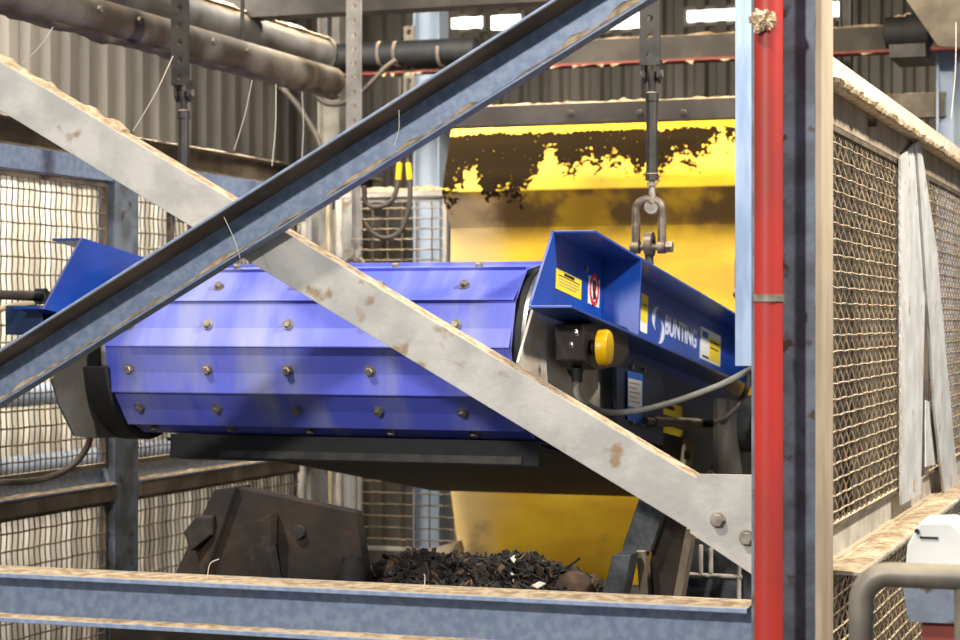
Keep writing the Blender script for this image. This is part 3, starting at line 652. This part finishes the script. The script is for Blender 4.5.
for a0, dv, dwv in ((.5 * PI, -.008, .019), (1.5 * PI, .008, -.019)):          # two crescents chasing each other
    mb = MB(); out = []; inn = []
    for k in range(17):
        a = a0 + k / 16 * PI * .9; th_ = .06 + math.sin(PI * (k / 16) ** .8) * .5
        out.append(L(XWR + .0012, cv + dv + cr * math.cos(a), cw + dwv + cr * .52 * math.sin(a))); inn.append(L(XWR + .0012, cv + dv + cr * (1 - th_) * math.cos(a), cw + dwv + cr * .52 * (1 - th_ * .5) * math.sin(a)))
    vo = [[mb.bm.verts.new(q + V((d_, 0, 0))) for q in out] for d_ in (0, .0012)]; vi = [[mb.bm.verts.new(q + V((d_, 0, 0))) for q in inn] for d_ in (0, .0012)]
    for i in range(16):
        for d_ in (0, 1): mb.face((vo[d_][i], vo[d_][i + 1], vi[d_][i + 1], vi[d_][i]))
        mb.face((vo[0][i], vo[0][i + 1], vo[1][i + 1], vo[1][i])); mb.face((vi[0][i], vi[0][i + 1], vi[1][i + 1], vi[1][i]))
    for i in (0, 16): mb.face((vo[0][i], vo[1][i], vi[1][i], vi[0][i]))
    mb.build('emblem_crescent', 'ink', sr)
# small light fixing bolts on the blue channel
for px, py in ((610, 254), (586, 269), (716, 309)):
    c = PX(px, py, XWR + .001); MB().hexnut(c, (1, 0, 0), .012, .006).build('bolt', 'steel', sr)
# bearing plate below the right channel
def pol(pts, x, name, m, th, par=mg, bevel=.001): return MB().prism([PX(a, b, x) for a, b in pts], (th, 0, 0)).build(name, m, par, bevel=bevel)
bp_ = pol([(531, 309), (575, 312), (613, 338), (613, 432), (560, 420), (519, 398), (516, 362)], -1.755, 'bearing_plate', 'plate', .008)
MB().lathe(L(-1.747, 0, 0), (1, 0, 0), [(0, .08), (.02, .08), (.03, .06), (.05, .055)], 24).build('bearing', 'grime', bp_, True)
# bracket with plate and labels
br = pol([(613, 352), (660, 372), (660, 445), (613, 432)], -1.70, 'front_bracket', 'bluedark', .012)
pol([(627, 371), (642, 374), (642, 424), (627, 420)], -1.684, 'bracket_strip', 'lblue', .003, br)
def sign(name, m, pts, x, par): return pol(pts, x, name, m, .0015, par, 0)
sign('data_label', 'lwhite', [(628, 378), (641.5, 381), (641.5, 409), (628, 406)], -1.6805, br)
for k in range(5): y = 382 + k * 4.6; sign('label_print', 'tag', [(629.5, y), (639.5 - (k % 2) * 3, y + 2), (639.5 - (k % 2) * 3, y + 3), (629.5, y + 1.)], -1.679, br)
for px, py in ((631, 367), (643, 370), (632, 422), (642, 424)): MB().hexnut(PX(px, py, -1.687), (1, 0, 0), .008, .01).build('bolt', 'steel', br)
sign('warning_label', 'lyellow', [(660, 399), (682, 407), (682, 420), (660, 413)], -1.741, mbx)
sign('warning_label', 'lyellow', [(660, 424), (682, 430), (682, 437), (660, 432)], -1.741, mbx)
sign('label_print', 'lblack', [(664, 403.5), (674, 407), (674, 411), (664, 408)], -1.739, mbx)
pol([(683, 440), (694, 440), (691, 466), (680, 464)], -1.72, 'card_tag', 'tag', .002, mg, 0)
pol([(684.5, 452), (690.5, 453), (690, 460), (684, 459)], -1.7175, 'card_print', 'lblack', .001, bpy.data.objects['card_tag'], 0)
# emergency-stop box under the front of the channel
jb = pol([(554, 324), (582, 321), (600, 327), (603, 354), (594, 366), (568, 370), (555, 361)], -1.72, 'switch_box', 'blackbox', .085, mg, .006)
c = PX(591, 347.5, -1.635); ax = V((1, .03, 0)).normalized()
MB().lathe(c, ax, [(0, .02), (.025, .02)], 20).build('button_stem', 'rubber', jb, True)
MB().lathe(c + ax * .02, ax, [(0, .036), (.004, .05), (.026, .052), (.036, .046), (.04, .02)], 28).build('stop_button', 'yellow', jb, True)
for px, py in ((575, 333), (570, 345)): MB().hexnut(PX(px, py, -1.636), (1, 0, 0), .01, .008).build('screw', 'steel', jb)
MB().cyl(PX(577, 368, -1.68), PX(577, 382, -1.68), .016, 16).build('cable_gland', 'rubber', jb, True)
# gear motor at the right rear
gm = MB().lathe(PX(765, 424, -1.5) + V((-.08, 0, 0)), (1, 0, 0), [(0, .105), (.05, .105), (.055, .115), (.1, .115), (.11, .1)], 32).build('drive_motor', 'grime', mg, True)
c = PX(765, 424, -1.5) + V((.032, 0, 0))
MB().ring_plate(c, (1, 0, 0), .085, .118, .014, 8).build('fan_cover_rim', 'rubber', gm)
mb = MB()
for k in range(-5, 6): h_ = math.sqrt(max(.09 ** 2 - (k * .016) ** 2, 0)); mb.cyl(c + V((.004, k * .016, -h_)), c + V((.004, k * .016, h_)), .002, 5); mb.cyl(c + V((.006, -h_, k * .016)), c + V((.006, h_, k * .016)), .002, 5)
mb.build('fan_grille', 'wirepale', gm)
pol([(713, 398), (757, 405), (757, 478), (713, 473)], -1.60, 'motor_plate', 'duct', .018)
pol([(660, 410), (712, 430), (716, 452), (705, 474), (660, 470)], -1.752, 'side_guard', 'blackbox', .01)
# tie rod
a, b = PX(645, 421, -1.66), PX(712, 424, -1.66)
MB().tube([a, a.lerp(b, .1), a.lerp(b, .1), b], [.012, .012, .017, .017], 14).build('tie_rod', 'darksteel', mg, True)
# left end: bearing plate and curved belt guard
pol([(50, 379), (62, 358), (84, 345), (150, 350), (150, 437), (94, 438), (73, 436), (57, 404)], -3.238, 'bearing_plate', 'duct', .008)
MB().ring_plate(L(-3.229, 0, 0), (1, 0, 0), .268, .29, .075, 30, .10 * PI, PI * .7, ex=-LV).build('belt_guard', 'rubber', mg)
pol([(57, 300), (100, 290), (100, 330), (57, 330)], -3.262, 'end_bracket', 'bluepaint', .012)
q = PX(30, 312, -3.38); MB().box((q.x - .05, q.y - .06, q.z - .07), (q.x + .08, q.y + .06, q.z + .02)).build('take_up_block', 'bluedark', mg, bevel=.004)
MB().cyl(q + V((0, -.4, .055)), q + V((.03, .1, .045)), .014, 12).build('adjuster_rod', 'hose', mg, True)
MB().hexnut(q + V((.02, .02, .048)), (0, 1, 0), .028, .03).build('adjuster_nut', 'grime', mg)
# frame bar under the belt
mb = MB(); mb.extr(chan(.075, .1), L(XB0 + .12, -.03, -R - .052), L(XB1 + .02, -.03, -R - .052), LW, LV); mb.build('lower_bar', 'rubber', mg, bevel=.002)
mb = MB(); mb.prism([L(XB0 + .05, .08, -R - .02), L(XB1 - .02, .08, -R - .02), L(XB1 - .02, 2.5, -R - .075), L(XB0 + .05, 2.5, -R - .075)], -LW * .01); mb.build('under_plate', 'rubber', mg)
MB().prism([L(XB0 + .3, -.034, -R - .062), L(XB1 - .03, -.034, -R - .062), L(XB1 - .03, -.034, -R - .085), L(XB0 + .3, -.034, -R - .085)], -LV * .004).build('wear_strip', 'darksteel', mg)

# ------------------------------------------------------------------ hangers (strap, clevis, turnbuckle, shackle)
zlug = (L(0, (VL[0] - PC.y) / ct, w_t)).z + .05
zlug0 = zlug
def perf_strip(mb, x, y, z0, n, w, pitch, r, th):                   # flat bar with round holes, in the XZ plane
    for i in range(n):
        zc = z0 + pitch * (i + .5); o = []; q = []
        for k in range(16):
            a = 2 * PI * k / 16; cx, cz = math.cos(a), math.sin(a); s_ = max(abs(cx), abs(cz)); o.append((x + cx / s_ * w / 2, zc + cz / s_ * pitch / 2)); q.append((x + cx * r, zc + cz * r))
        vo = [[mb.bm.verts.new((a, y + d_, b)) for a, b in o] for d_ in (0, th)]; vi = [[mb.bm.verts.new((a, y + d_, b)) for a, b in q] for d_ in (0, th)]
        for k in range(16):
            j = (k + 1) % 16
            mb.face((vo[0][k], vo[0][j], vi[0][j], vi[0][k])); mb.face((vo[1][j], vo[1][k], vi[1][k], vi[1][j])); mb.face((vi[0][k], vi[0][j], vi[1][j], vi[1][k]))
            if abs(o[k][0] - x) > w / 2 - 1e-6 and abs(o[j][0] - x) > w / 2 - 1e-6: mb.face((vo[0][k], vo[1][k], vo[1][j], vo[0][j]))
    return mb
def hanger(label, x, y, m, drop):
    z = lambda py: PX(652, py, -1.66).z                             # heights read off the nearest hanger
    t = thing('lifting_hanger', label, 'hanger', (x, y, z(258)), group='hangers of the magnet')
    mb = MB(); perf_strip(mb, x, y - .03, z(66), 17, .068, .06, .011, .008); mb.box((x - .034, y - .022, z(66)), (x - .027, y + .045, z(66) + 1.02)); mb.build('strap', m, t)
    mb = MB()
    for s in (-1, 1): mb.prism([(x + s * .024 - .005, y - .02, z(62)), (x + s * .024 - .005, y + .02, z(62)), (x + s * .024 - .005, y + .02, z(78)), (x + s * .024 - .005, y, z(84)), (x + s * .024 - .005, y - .02, z(78))], (.01, 0, 0))
    mb.box((x - .03, y - .0195, z(62)), (x + .03, y + .0195, z(60))); mb.build('clevis', m, t, bevel=.002)
    MB().lathe((x - .035, y, z(74)), (1, 0, 0), [(0, .013), (.01, .013), (.011, .009), (.06, .009), (.061, .013), (.07, .013)], 12).build('clevis_pin', 'bolt', t)
    mb = MB(); mb.tube([(x, y, z(72)), (x, y, z(78)), (x, y, z(88)), (x, y, z(96))], [.020, .018, .011, .012], 14); mb.build('eye_end', m, t, True)
    mb = MB(); mb.lathe((x, y, z(92)), (0, 0, -1), [(0, .015), (.004, .0215), (.03, .0215), (.032, .0185), (.262, .0195), (.264, .0215), (.285, .0215)], 18); mb.build('turnbuckle_body', m, t, True)
    mb = MB(); mb.tube([(x, y, z(168)), (x, y, z(190)), (x, y, z(203))], [.009, .010, .017], 12); mb.hexnut((x, y, z(186)), (0, 0, 1), .017, .012)
    mb.lathe((x, y - .012, z(207)), (0, 1, 0), [(0, .022), (.003, .025), (.021, .025), (.024, .022)], 22); mb.build('rod_eye', 'bolt', t, True)
    # shackle: bow through the eye, pin across its legs
    ctr = z(212); hw = .043; pts = []
    for k in range(13): a = PI * k / 12; pts.append((x - .01 + hw * math.cos(a), y, ctr + .01 + .03 * math.sin(a)))
    pts = [(x - .01 + hw, y, z(247))] + [(x - .01 + hw * 1.0, y, z(228))] + pts + [(x - .01 - hw, y, z(228)), (x - .01 - hw, y, z(247))]
    mb = MB(); mb.tube(pts, .0145, 12)
    for s in (-1, 1): mb.lathe((x - .01 + s * hw - .012, y, z(247)), (1, 0, 0), [(0, .022), (.024, .022)], 18)
    sh = mb.build('shackle', 'bronze', t, True)
    MB().lathe((x - .01 - hw - .018, y, z(247)), (1, 0, 0), [(0, .014), (.012, .014), (.013, .0105), (2 * hw + .05, .0105)], 14).build('shackle_pin', 'bronze', sh, True)
    MB().hexnut((x - .01 + hw + .014, y, z(247)), (1, 0, 0), .02, .022).build('pin_nut', 'bronze', sh)
    return t
h1 = hanger('dark strap and turnbuckle in front of the yellow sheet, its shackle in full view', -1.66, VL[0], 'darksteel', 0)
h2 = copy_tree(h1); h2.location.x = -3.345; h2['label'] = 'dark strap and turnbuckle hanging at upper left in front of the corrugated cladding'
h3 = hanger('pale perforated strap with round holes, hanging at the back above the brace crossing', -3.345, VL[1], 'strapgrey', 0)
h3.location.z -= .13
h4 = copy_tree(h3); h4.location.x = -1.66; h4['label'] = 'hanger mostly hidden behind the shiny strut left of the red pipe'
# perforated bracket beside it
mb = MB(); q = PY(409, 42, 9.59); perf_strip(mb, q.x, 9.588, PY(409, 112, 9.59).z, 7, .058, .062, .014, .008)
tag(mb.build('perforated_bracket', 'browned'), 'short brown perforated bracket right of the pale perforated strap', 'bracket')

# ------------------------------------------------------------------ cables and hoses
def cable(pts, r, m, label, cat='cable', name='cable', seg=10, group=None): return tag(MB().tube(smoothpath(pts, 8), r, seg).build(name, m, None, True), label, cat, group)
cable([PX(577, 382, -1.68), PX(576, 391, -1.66), PX(583, 402, -1.62), PX(604, 412, -1.6), PX(636, 411, -1.55), PX(676, 401, -1.45), PX(720, 385, -1.35), PX(757, 367, -1.25), V((xc - .02, 4.72, ZC - .1)), V((xc, 4.63, ZC - .09))], .0095, 'cable', 'grey cable sweeping from the switch box across to the red pipe')
cable([PX(712, 422, -1.6), PX(728, 415, -1.56), PX(740, 402, -1.53), PX(747, 388, -1.5), PX(748, 374, -1.5), PX(748, 360, -1.5)], .0105, 'blackcable', 'black cable bending up below the shiny strut, beside the motor plate')
cable([PX(92, 432, -3.3), PX(86, 449, -3.33), PX(72, 466, -3.37), PX(50, 477, -3.42), PX(22, 482, -3.47), PX(-20, 482, -3.52)], .0105, 'hose', 'black cable sagging below the left end of the magnet towards the frame edge')
cable([PX(0, 309, -3.5), PX(20, 305, -3.45), PX(36, 303, -3.4)], .011, 'tag', 'pale strap entering the left end of the magnet', 'strap', 'strap')
for pts, lab in ((((364, 186), (366, 203), (378, 207), (392, 200), (398, 182), (400, 160)), 'upper of two looped hoses with yellow ends, at the back near the wire panel'),
                 (((364, 222), (374, 234), (388, 238), (402, 229), (409, 206), (410, 182), (408, 160)), 'lower and larger of two looped hoses with yellow ends near the wire panel')):
    t = thing('looped_hose', lab, 'hose', PY(*pts[0], 8.7), group='yellow-ended hoses')
    pp = [PY(x, y, 8.7 + .02 * i) for i, (x, y) in enumerate(pts)]
    MB().tube(smoothpath(pp, 8), .012, 10).build('hose', 'hose', t, True)
    e = pp[-2]; f = pp[-1]; MB().cyl(e + (f - e) * .1, e + (f - e) * .85, .014, 10).build('end_sleeve', 'yellow', t, True)
    MB().cyl(f, f + V((0, 0, .38)), .009, 8).build('hose_tail', 'blackcable', t, True)
cable([PY(276, 82, 8.8), PY(292, 98, 8.8), PY(306, 118, 8.8), PY(318, 140, 8.8), PY(324, 165, 8.8)], .014, 'hose', 'brown cable hanging from the dusty tube towards the brace crossing')
cable([PY(310, 88, 8.9), PY(325, 103, 8.9), PY(345, 102, 8.9), PY(352, 88, 8.9)], .013, 'hose', 'dark cable looping under the end of the dusty tube')
cable([PY(362, 92, 8.85), PY(374, 80, 8.85), PY(385, 68, 8.85), PY(396, 60, 8.85)], .012, 'hose', 'short dark cable between the perforated strap and bracket')
for (px0, py0, px1, py1, r, m, lab) in ((328, 205, 333, 258, .012, 'tag', 'thin tan rod standing behind the brace crossing, left of the pale hanger'), (339, 200, 340, 262, .018, 'galv_pale', 'pale round bar at the back just left of the wire panel'), (304, 222, 302, 262, .015, 'galv_pale', 'short pale pipe stub behind the brace crossing')):
    yr = 8.55 if px0 < 310 else 8.9; a, b = PY(px0, py0, yr), PY(px1, py1, yr); b.z = 0
    tag(MB().cyl(a, b, r, 12).build('rod', m, None, True), lab, 'rod')
# cobweb strands
for i, (a, b, yy, lab) in enumerate((
        ((173, 56), (133, 131), 5.6, 'taut pale cobweb strand slanting left of the dark hanger'),
        ((53, 27), (22, 64), 5.4, 'short cobweb strand at the far upper left above the falling brace'),
        ((252, 80), (234, 150), 6.6, 'faint cobweb strand right of the left hanger'),
        ((276, 84), (272, 166), 6.8, 'wavy cobweb strand hanging under the thick tube'),
        ((302, 92), (302, 158), 7.2, 'straight hanging cobweb strand near the tube end'),
        ((399, 110), (394, 146), 4.5, 'fine cobweb thread on the face of the rising brace'),
        ((224, 217), (240, 258), 4.5, 'cobweb thread dangling from the rising brace onto the violet belt'),
        ((956, 22), (951, 118), 7.0, 'dusty strand hanging at the top right corner'))):
    A, B = PY(*a, yy), PY(*b, yy); md = A.lerp(B, .5) + V((.006, 0, -.004))
    tag(MB().tube(smoothpath([A, md, B], 6), .0016 if yy > 5 else .0007, 5).build('cobweb_strand', 'web'), lab, 'cobweb')

# ------------------------------------------------------------------ conveyor, heap, hood and brackets below
zcv = ZC - .79
xA, xZ = PY(128, 600, 4.95).x, PY(752, 600, 5.0).x - .05
t = thing('belt_conveyor', 'dark conveyor bed behind the bottom beam carrying the shredded heap', 'conveyor', ((xA + xZ) / 2, 5.6, 0))
MB().box((xA, 4.9, zcv), (xZ, 5.76, zcv + .012)).build('belt', 'rubber', t)
MB().box((xA, 4.85, zcv - .16), (xZ, 4.898, zcv + .02)).build('side_rail', 'rusty', t, bevel=.003)
MB().box((xA, 5.762, zcv - .16), (xZ, 5.80, zcv + .013)).build('side_rail', 'rusty', t, bevel=.003)
for xx in (xA + .1, xZ - .1):
    for yy in (4.85, 5.75): MB().box((xx - .03, yy, 0), (xx + .03, yy + .048, zcv - .16)).build('leg', 'rusty', t, bevel=.003)
mb = MB()
def hgt(x, y, px):                                                  # profile of the heap along the view
    e = max(0, 1 - ((px - 478) / 122.) ** 2) ** .6
    return .015 + .112 * e * (1 - ((y - 5.35) / .42) ** 2 if abs(y - 5.35) < .42 else 0) * (.86 + .14 * math.sin(px * .05)) 
def pxof(x, y): d_ = V((x, y, 0)); return 480 + F * d_.dot(RT) / d_.dot(FW)
gx = [PY(350, 560, 5.35).x + i * .03 for i in range(34)]
grid = [[mb.bm.verts.new((x, 4.95 + j * .05, zcv + .0125 + max(0, hgt(x, 4.95 + j * .05, pxof(x, 4.95 + j * .05)) * .85))) for j in range(16)] for x in gx]
for i in range(len(gx) - 1):
    for j in range(15): mb.face((grid[i][j], grid[i + 1][j], grid[i + 1][j + 1], grid[i][j + 1]))
for k in range(3200):
    x = random.uniform(gx[0] + .02, gx[-1]); y = random.uniform(4.97, 5.72); px = pxof(x, y)
    if px < 356 or px > 600: continue
    z = zcv + .012 + hgt(x, y, px); ln = random.uniform(.008, .03); a = V((random.gauss(0, 1), random.gauss(0, 1), random.gauss(.25, .7))).normalized()
    b = a.cross(V((random.random(), random.random(), random.random()))).normalized(); c = a.cross(b); mb.mi = 1 if random.random() < .16 else 0
    if random.random() < .006: mb.mi = 2
    mb.obox((x, y, z + random.uniform(-.02, .008)), a * ln, b * random.uniform(.004, .011), c * .0018)
for k in range(5):
    a = PY(560 + 4 * k, 570 + k, 5.25); mb.mi = 0
heap = mb.build('shredded_heap', ['shred1', 'shred2', 'web'])
tag(heap, 'heap of dark shredded scraps behind the bottom beam, in front of the yellow sheet', 'shredded scrap', kind='stuff')
tag(MB().tube([PY(566, 568, 5.2), PY(574, 563, 5.2), PY(580, 558, 5.2)], .003, 5).build('wire_end', 'rubber'), 'thin dark wire sticking up from the right of the heap', 'wire')
mb = MB().lathe(PY(575, 588, 5.15), (.4, -.3, 1), [(-.05, .03), (-.02, .055), (.015, .05), (.035, .03)], 12)
tag(mb.build('rubber_lump', 'shred2', None, True), 'smooth brown lump at the right end of the shredded heap', 'lump')
# rusty hood
t = thing('rusty_hood', 'dark rusty steel hood standing behind the bottom beam at left', 'hood', (PY(270, 600, 5.3).x, 5.3, zcv + .012))
def P(x, y, q=5.15): return PY(x, y, q)
zf = zcv + .013
def drop(p): return V((p.x, p.y, zf))
mb = MB(); a, b = P(235, 487), P(355, 512); e, f = drop(P(370, 590)), drop(P(196, 590))
mb.prism([a, b, e, f], (0, .05, 0)); mb.build('hood_plate', 'rusty', t, bevel=.004)
mb = MB(); a, b = P(214, 490, 5.18), P(235.5, 487, 5.13); mb.prism([a, b, drop(P(197, 590, 5.13)), drop(P(166, 590, 5.18))], (0, .10, 0)); mb.build('hood_flank', 'rusty', t, bevel=.004)
mb = MB(); mb.prism([P(262, 520, 5.145), P(278, 512, 5.145), P(277, 545, 5.145), drop(P(285, 590, 5.145)), drop(P(252, 590, 5.145))], (0, -.045, 0)); mb.build('stiffening_rib', 'rusty', t, bevel=.004)
mb = MB(); mb.prism([P(183, 532, 5.12), P(196, 516, 5.12), P(212, 516, 5.12), P(211, 535, 5.12), P(190, 552, 5.12)], (0, .06, 0)); mb.build('rubber_flap', 'shred1', t, bevel=.006)
mb = MB(); mb.lathe(P(299, 532, 5.145), (0, -1, 0), [(0, .02), (.012, .018)], 12); mb.build('bolt', 'shred1', t)
mb = MB(); mb.lathe(P(352, 575, 5.1), (0, 0, 1), [(-.06, .03), (0, .045), (.05, .025)], 10); mb.build('rubber_stub', 'shred1', t, True)
# skirt bracket and guard at the right
t = thing('skirt_bracket', 'grimy black bracket with slanted legs behind the lower end of the falling brace', 'bracket', (PY(640, 600, 5.2).x, 5.2, zf))
def plate(pts, y, th, name, m, fl=0, par=t):
    q = [PY(a, b, y) for a, b in pts]
    for i in range(len(q)):
        if pts[i][1] > 586: q[i].z = zf
    return MB().prism(q, (0, th, 0)).build(name, m, par, bevel=.002)
plate([(639, 499), (664, 512), (650, 552), (622, 554), (623, 545)], 5.2, .03, 'head_plate', 'grime')
plate([(612, 555), (631, 555), (618, 600), (598, 600)], 5.1, .08, 'foot_block', 'grime')
plate([(636, 551), (645, 551), (649, 600), (641, 600)], 5.19, .05, 'leg', 'browned')
plate([(656, 508), (689, 528), (668, 600), (645, 600)], 5.235, .03, 'back_plate', 'rusty')
plate([(686, 528), (693, 530), (678, 600), (669, 600)], 5.18, .05, 'leg', 'browned')
t2 = thing('wire_guard', 'small guard with pale bars in front of a grey plate, below the bolted gusset', 'guard', (PY(720, 600, 5.4).x, 5.4, zf))
plate([(684, 535), (765, 560), (765, 600), (672, 600)], 5.42, .015, 'guard_plate', 'grime', par=t2)
for a, b in (((684, 574), (742, 577)), ((739, 560), (739, 599)), ((711, 548), (711, 573)), ((701, 545), (701, 573))):
    MB().cyl(PY(*a, 5.405), PY(*b, 5.405), .006, 8).build('guard_bar', 'galv_pale', t2, True)

# ------------------------------------------------------------------ right-hand fence, running back from the column
XF = xo - .035
def fy(px): return Yat(px, XF)
ya, yb, yc = 4.66, fy(901), fy(926)
yend = 8.6
ztop = PX(835, 128, XF).z; zbot = PX(835, 527, XF).z
mesh_panel('X', XF, ya, yb, zbot, ztop, 'fine wire mesh panel right of the front column, nearest of the right fence', 'right fence panels', pa=.041, pz=.037, r=.0021, m='wirepale', mf='browned', bar=.012, amp=.006, hr=1.4, ho=.004)
mesh_panel('X', XF, yc, yend, zbot, ztop, 'fine wire mesh panel at the right edge, beyond the leaning strap', 'right fence panels', pa=.041, pz=.037, r=.0021, m='wirepale', mf='browned', bar=.012, amp=.006, hr=1.4, ho=.004)
mesh_panel('X', XF, ya, yend, zbot - .75, zbot - .09, 'fine wire mesh panel at lower right below the dusty sill, behind the handrail', 'right fence panels', pa=.041, pz=.037, r=.0021, m='wirepale', mf='browned', bar=.012, amp=.006, hr=1.4, ho=.004)
# top: under-channel and cream rail
t = thing('top_rail', 'cream dust-caked rail sloping across the top right above the mesh', 'rail', (XF, 6.5, ztop + .005))
MB().extr([(-.006, 0), (.006, 0), (.006, .075), (-.006, .075)], (XF, ya, ztop + .004), (XF, yend, ztop + .004), (1, 0, 0), (0, 0, 1)).build('lower_flat', 'cream', t, bevel=.001)
za = ztop + .082; zz1 = PX(835, 58, XF - .01).z
MB().extr([(.055, 0), (-.02, 0), (-.02, zz1 - za), (-.01, zz1 - za), (-.01, .01), (.055, .01)], (XF, ya, za), (XF, yend, za), (1, 0, 0), (0, 0, 1)).build('rail_angle', 'dustpale', t, bevel=.001)
mb = MB(); dust_ridge(mb, (XF + .02, ya, za + .01), (XF + .02, yend, za + .01), (.036, 0, 0), (0, 0, 1), 1., .010, 90, 81); mb.build('dust_layer', 'dustpale', t, True)
mb = MB()
dust_ridge(mb, (XF + .052, ya, za - .003), (XF + .052, yend, za - .003), (0, 0, .014), (1, 0, 0), 1., .022, 420, 77)
mb.build('dust_fringe', 'dust', t, True)
q = PX(869, 123, XF + .007); MB().hexnut(q, (1, 0, 0), .012, .02).build('bolt', 'darksteel', t)
# post and straps
t = thing('fence_post', 'pale grey slotted flat post between the two right mesh panels', 'post', (XF + .02, (yb + yc) / 2, zbot - .09))
xp_ = XF + .021
MB().prism([PX(902, 505, xp_), PX(921, 494, xp_), PX(925, 300, xp_), PX(922, 200, xp_), PX(917, 141, xp_), PX(901, 158, xp_)], (-.008, 0, 0)).build('flat', 'whitegalv', t, bevel=.001)
MB().lathe(PX(914, 486, xp_), (1, 0, 0), [(0, .018), (.002, .018)], 18).build('slot_hole', 'dust', t)
xs_ = XF + .030
t = thing('leaning_strap', 'pale slotted strap leaning down to the right beside the fence post', 'strap', (xs_, fy(950), zbot - .09))
MB().prism([PX(917, 143, xs_), PX(921, 144, xs_), PX(937, 250, xs_), PX(954, 440, xs_), PX(961, 505, xs_), PX(946, 507, xs_), PX(936, 420, xs_), PX(925, 260, xs_)], (-.008, 0, 0)).build('flat', 'whitegalv', t, bevel=.001)
MB().lathe(PX(952, 494, xs_), (1, 0, 0), [(0, .02), (.002, .02)], 16).build('slot_hole', 'dust', t)
tag(MB().prism([PX(926, 400, XF + .012), PX(935, 405, XF + .012), PX(938, 464, XF + .012), PX(926, 467, XF + .012)], (-.004, 0, 0)).build('short_strap', 'whitegalv', bevel=.001), 'short pale strap end between the fence post and leaning strap', 'strap')
# sill
t = thing('dusty_sill', 'wide dust-covered sill at the foot of the right mesh panels', 'sill', (XF, 6, zbot - .09))
MB().extr([(.1, 0), (-.02, 0), (-.02, .075), (-.012, .075), (-.012, .008), (.1, .008)], (XF, ya, zbot - .085), (XF, yend, zbot - .085), (1, 0, 0), (0, 0, 1)).build('sill_angle', 'galv_pale', t, bevel=.001)
mb = MB(); dust_ridge(mb, (XF + .045, ya, zbot - .077), (XF + .045, yend, zbot - .077), (.052, 0, 0), (0, 0, 1), 1., .006, 80, 91); mb.build('dust_layer', 'dust', t, True)
# handrail at lower right
t = thing('handrail', 'bent tubular handrail at the lower right corner', 'handrail', (PY(861, 640, 3.8).x, 3.8, 0))
zr = PY(900, 575, 3.8).z; x0 = PY(861, 600, 3.8).x; rb = .055
pts = [V((x0, 3.8, 0)), V((x0, 3.8, zr - rb))] + [V((x0 + rb - rb * math.cos(a), 3.8, zr - rb + rb * math.sin(a))) for a in [PI / 2 * k / 8 for k in range(1, 9)]] + [V((x0 + .9, 3.8, zr))]
MB().tube(pts, .0232, 20).build('rail_tube', 'handrail', t, True)
xp = PY(966, 600, 3.8).x; MB().cyl((xp, 3.8, 0), (xp, 3.8, zr - .02), .021, 20).build('rail_post', 'handrail', t, True)
# white motor with bracket behind the handrail
t = thing('white_motor', 'white cowled motor behind the handrail at the lower right', 'motor', (PY(940, 600, 4.35).x, 4.35, 0))
o = [PY(a, b, 4.3) for a, b in ((907, 545), (919, 522), (950, 521), (962, 531), (975, 548), (975, 570), (905, 570))]
cw = MB().prism(o, (0, .16, 0)).build('cowl', 'white', t, bevel=.006)
c = PY(917, 531, 4.296); MB().lathe(c, (0, -1, 0), [(0, .005), (.003, .005)], 10).build('screw', 'rubber', cw)
a, b = PY(920, 537, 4.3), PY(938, 537.5, 4.3); MB().box((a.x, 4.296, a.z - .0025), (b.x, 4.302, a.z + .0015)).build('vent_slot', 'rubber', cw)
zq = PY(930, 571, 4.3).z
MB().prism([PY(900, 571, 4.28), PY(985, 571, 4.28), PY(985, 625, 4.28), PY(908, 622, 4.28)], (0, .012, 0)).build('mount_plate', 'column', t, bevel=.001)
MB().box((o[0].x + .03, 4.3, 0), (o[0].x + .15, 4.42, zq)).build('pedestal', 'redold', t, bevel=.004)

# ------------------------------------------------------------------ camera, light
cam = bpy.data.cameras.new('camera'); co = bpy.data.objects.new('camera', cam); C.objects.link(co)
co.location = CAM; co.rotation_euler = (PI / 2, 0, T)
cam.sensor_width = 36; cam.lens = 36 * F / 960; cam.clip_end = 100
cam.dof.use_dof = True; cam.dof.focus_distance = 5.3; cam.dof.aperture_fstop = 5.6
sc = bpy.context.scene; sc.camera = co
w = bpy.data.worlds.new('hall_daylight'); sc.world = w; w.use_nodes = True
bg = w.node_tree.nodes['Background']; bg.inputs[0].default_value = (.66, .80, 1., 1); bg.inputs[1].default_value = .42
def light(kind, name, loc, tgt, energy, col, size=.1, sy=None):
    l = bpy.data.lights.new(name, kind); l.energy = energy; l.color = col
    o = bpy.data.objects.new(name, l); C.objects.link(o); o.location = loc
    o.rotation_euler = (V(tgt) - V(loc)).to_track_quat('-Z', 'Y').to_euler()
    if kind == 'AREA':
        l.size = size
        if sy: l.shape = 'RECTANGLE'; l.size_y = sy
    elif kind == 'SUN': l.angle = size
    return o
light('SUN', 'low_sun', (-3, -4, 10), (-3 + 3.2, -4 + 5.0, 10 - 8.2), 3.6, (1., .92, .80), math.radians(2.5))
light('AREA', 'front_flood', (-2.3, -1.2, ZC + 1.95), (-2.2, 5.5, ZC), 280, (1., .95, .88), .25)
light('AREA', 'chute_lamp', (-2.3, 8.0, ZC + 1.7), (-2.3, 8.75, ZC + .4), 60, (1., .88, .62), 1.6, .2)
light('AREA', 'wall_daylight_fill', (-4.75, 7.5, ZC + 1.9), (-5.4, 8.5, ZC - 1.2), 230, (1., .96, .9), 3.5, .3)  # added fill without a fixture, stands for daylight on the left wall
light('AREA', 'flood_lamp', (1.8, 4.7, ZC + 3.1), (-1.8, 6.4, ZC), 430, (1., .93, .82), .4)
vs = sc.view_settings; vs.view_transform = 'Standard'; vs.look = 'None'; vs.exposure = 0.; vs.gamma = 1.; vs.use_curve_mapping = False
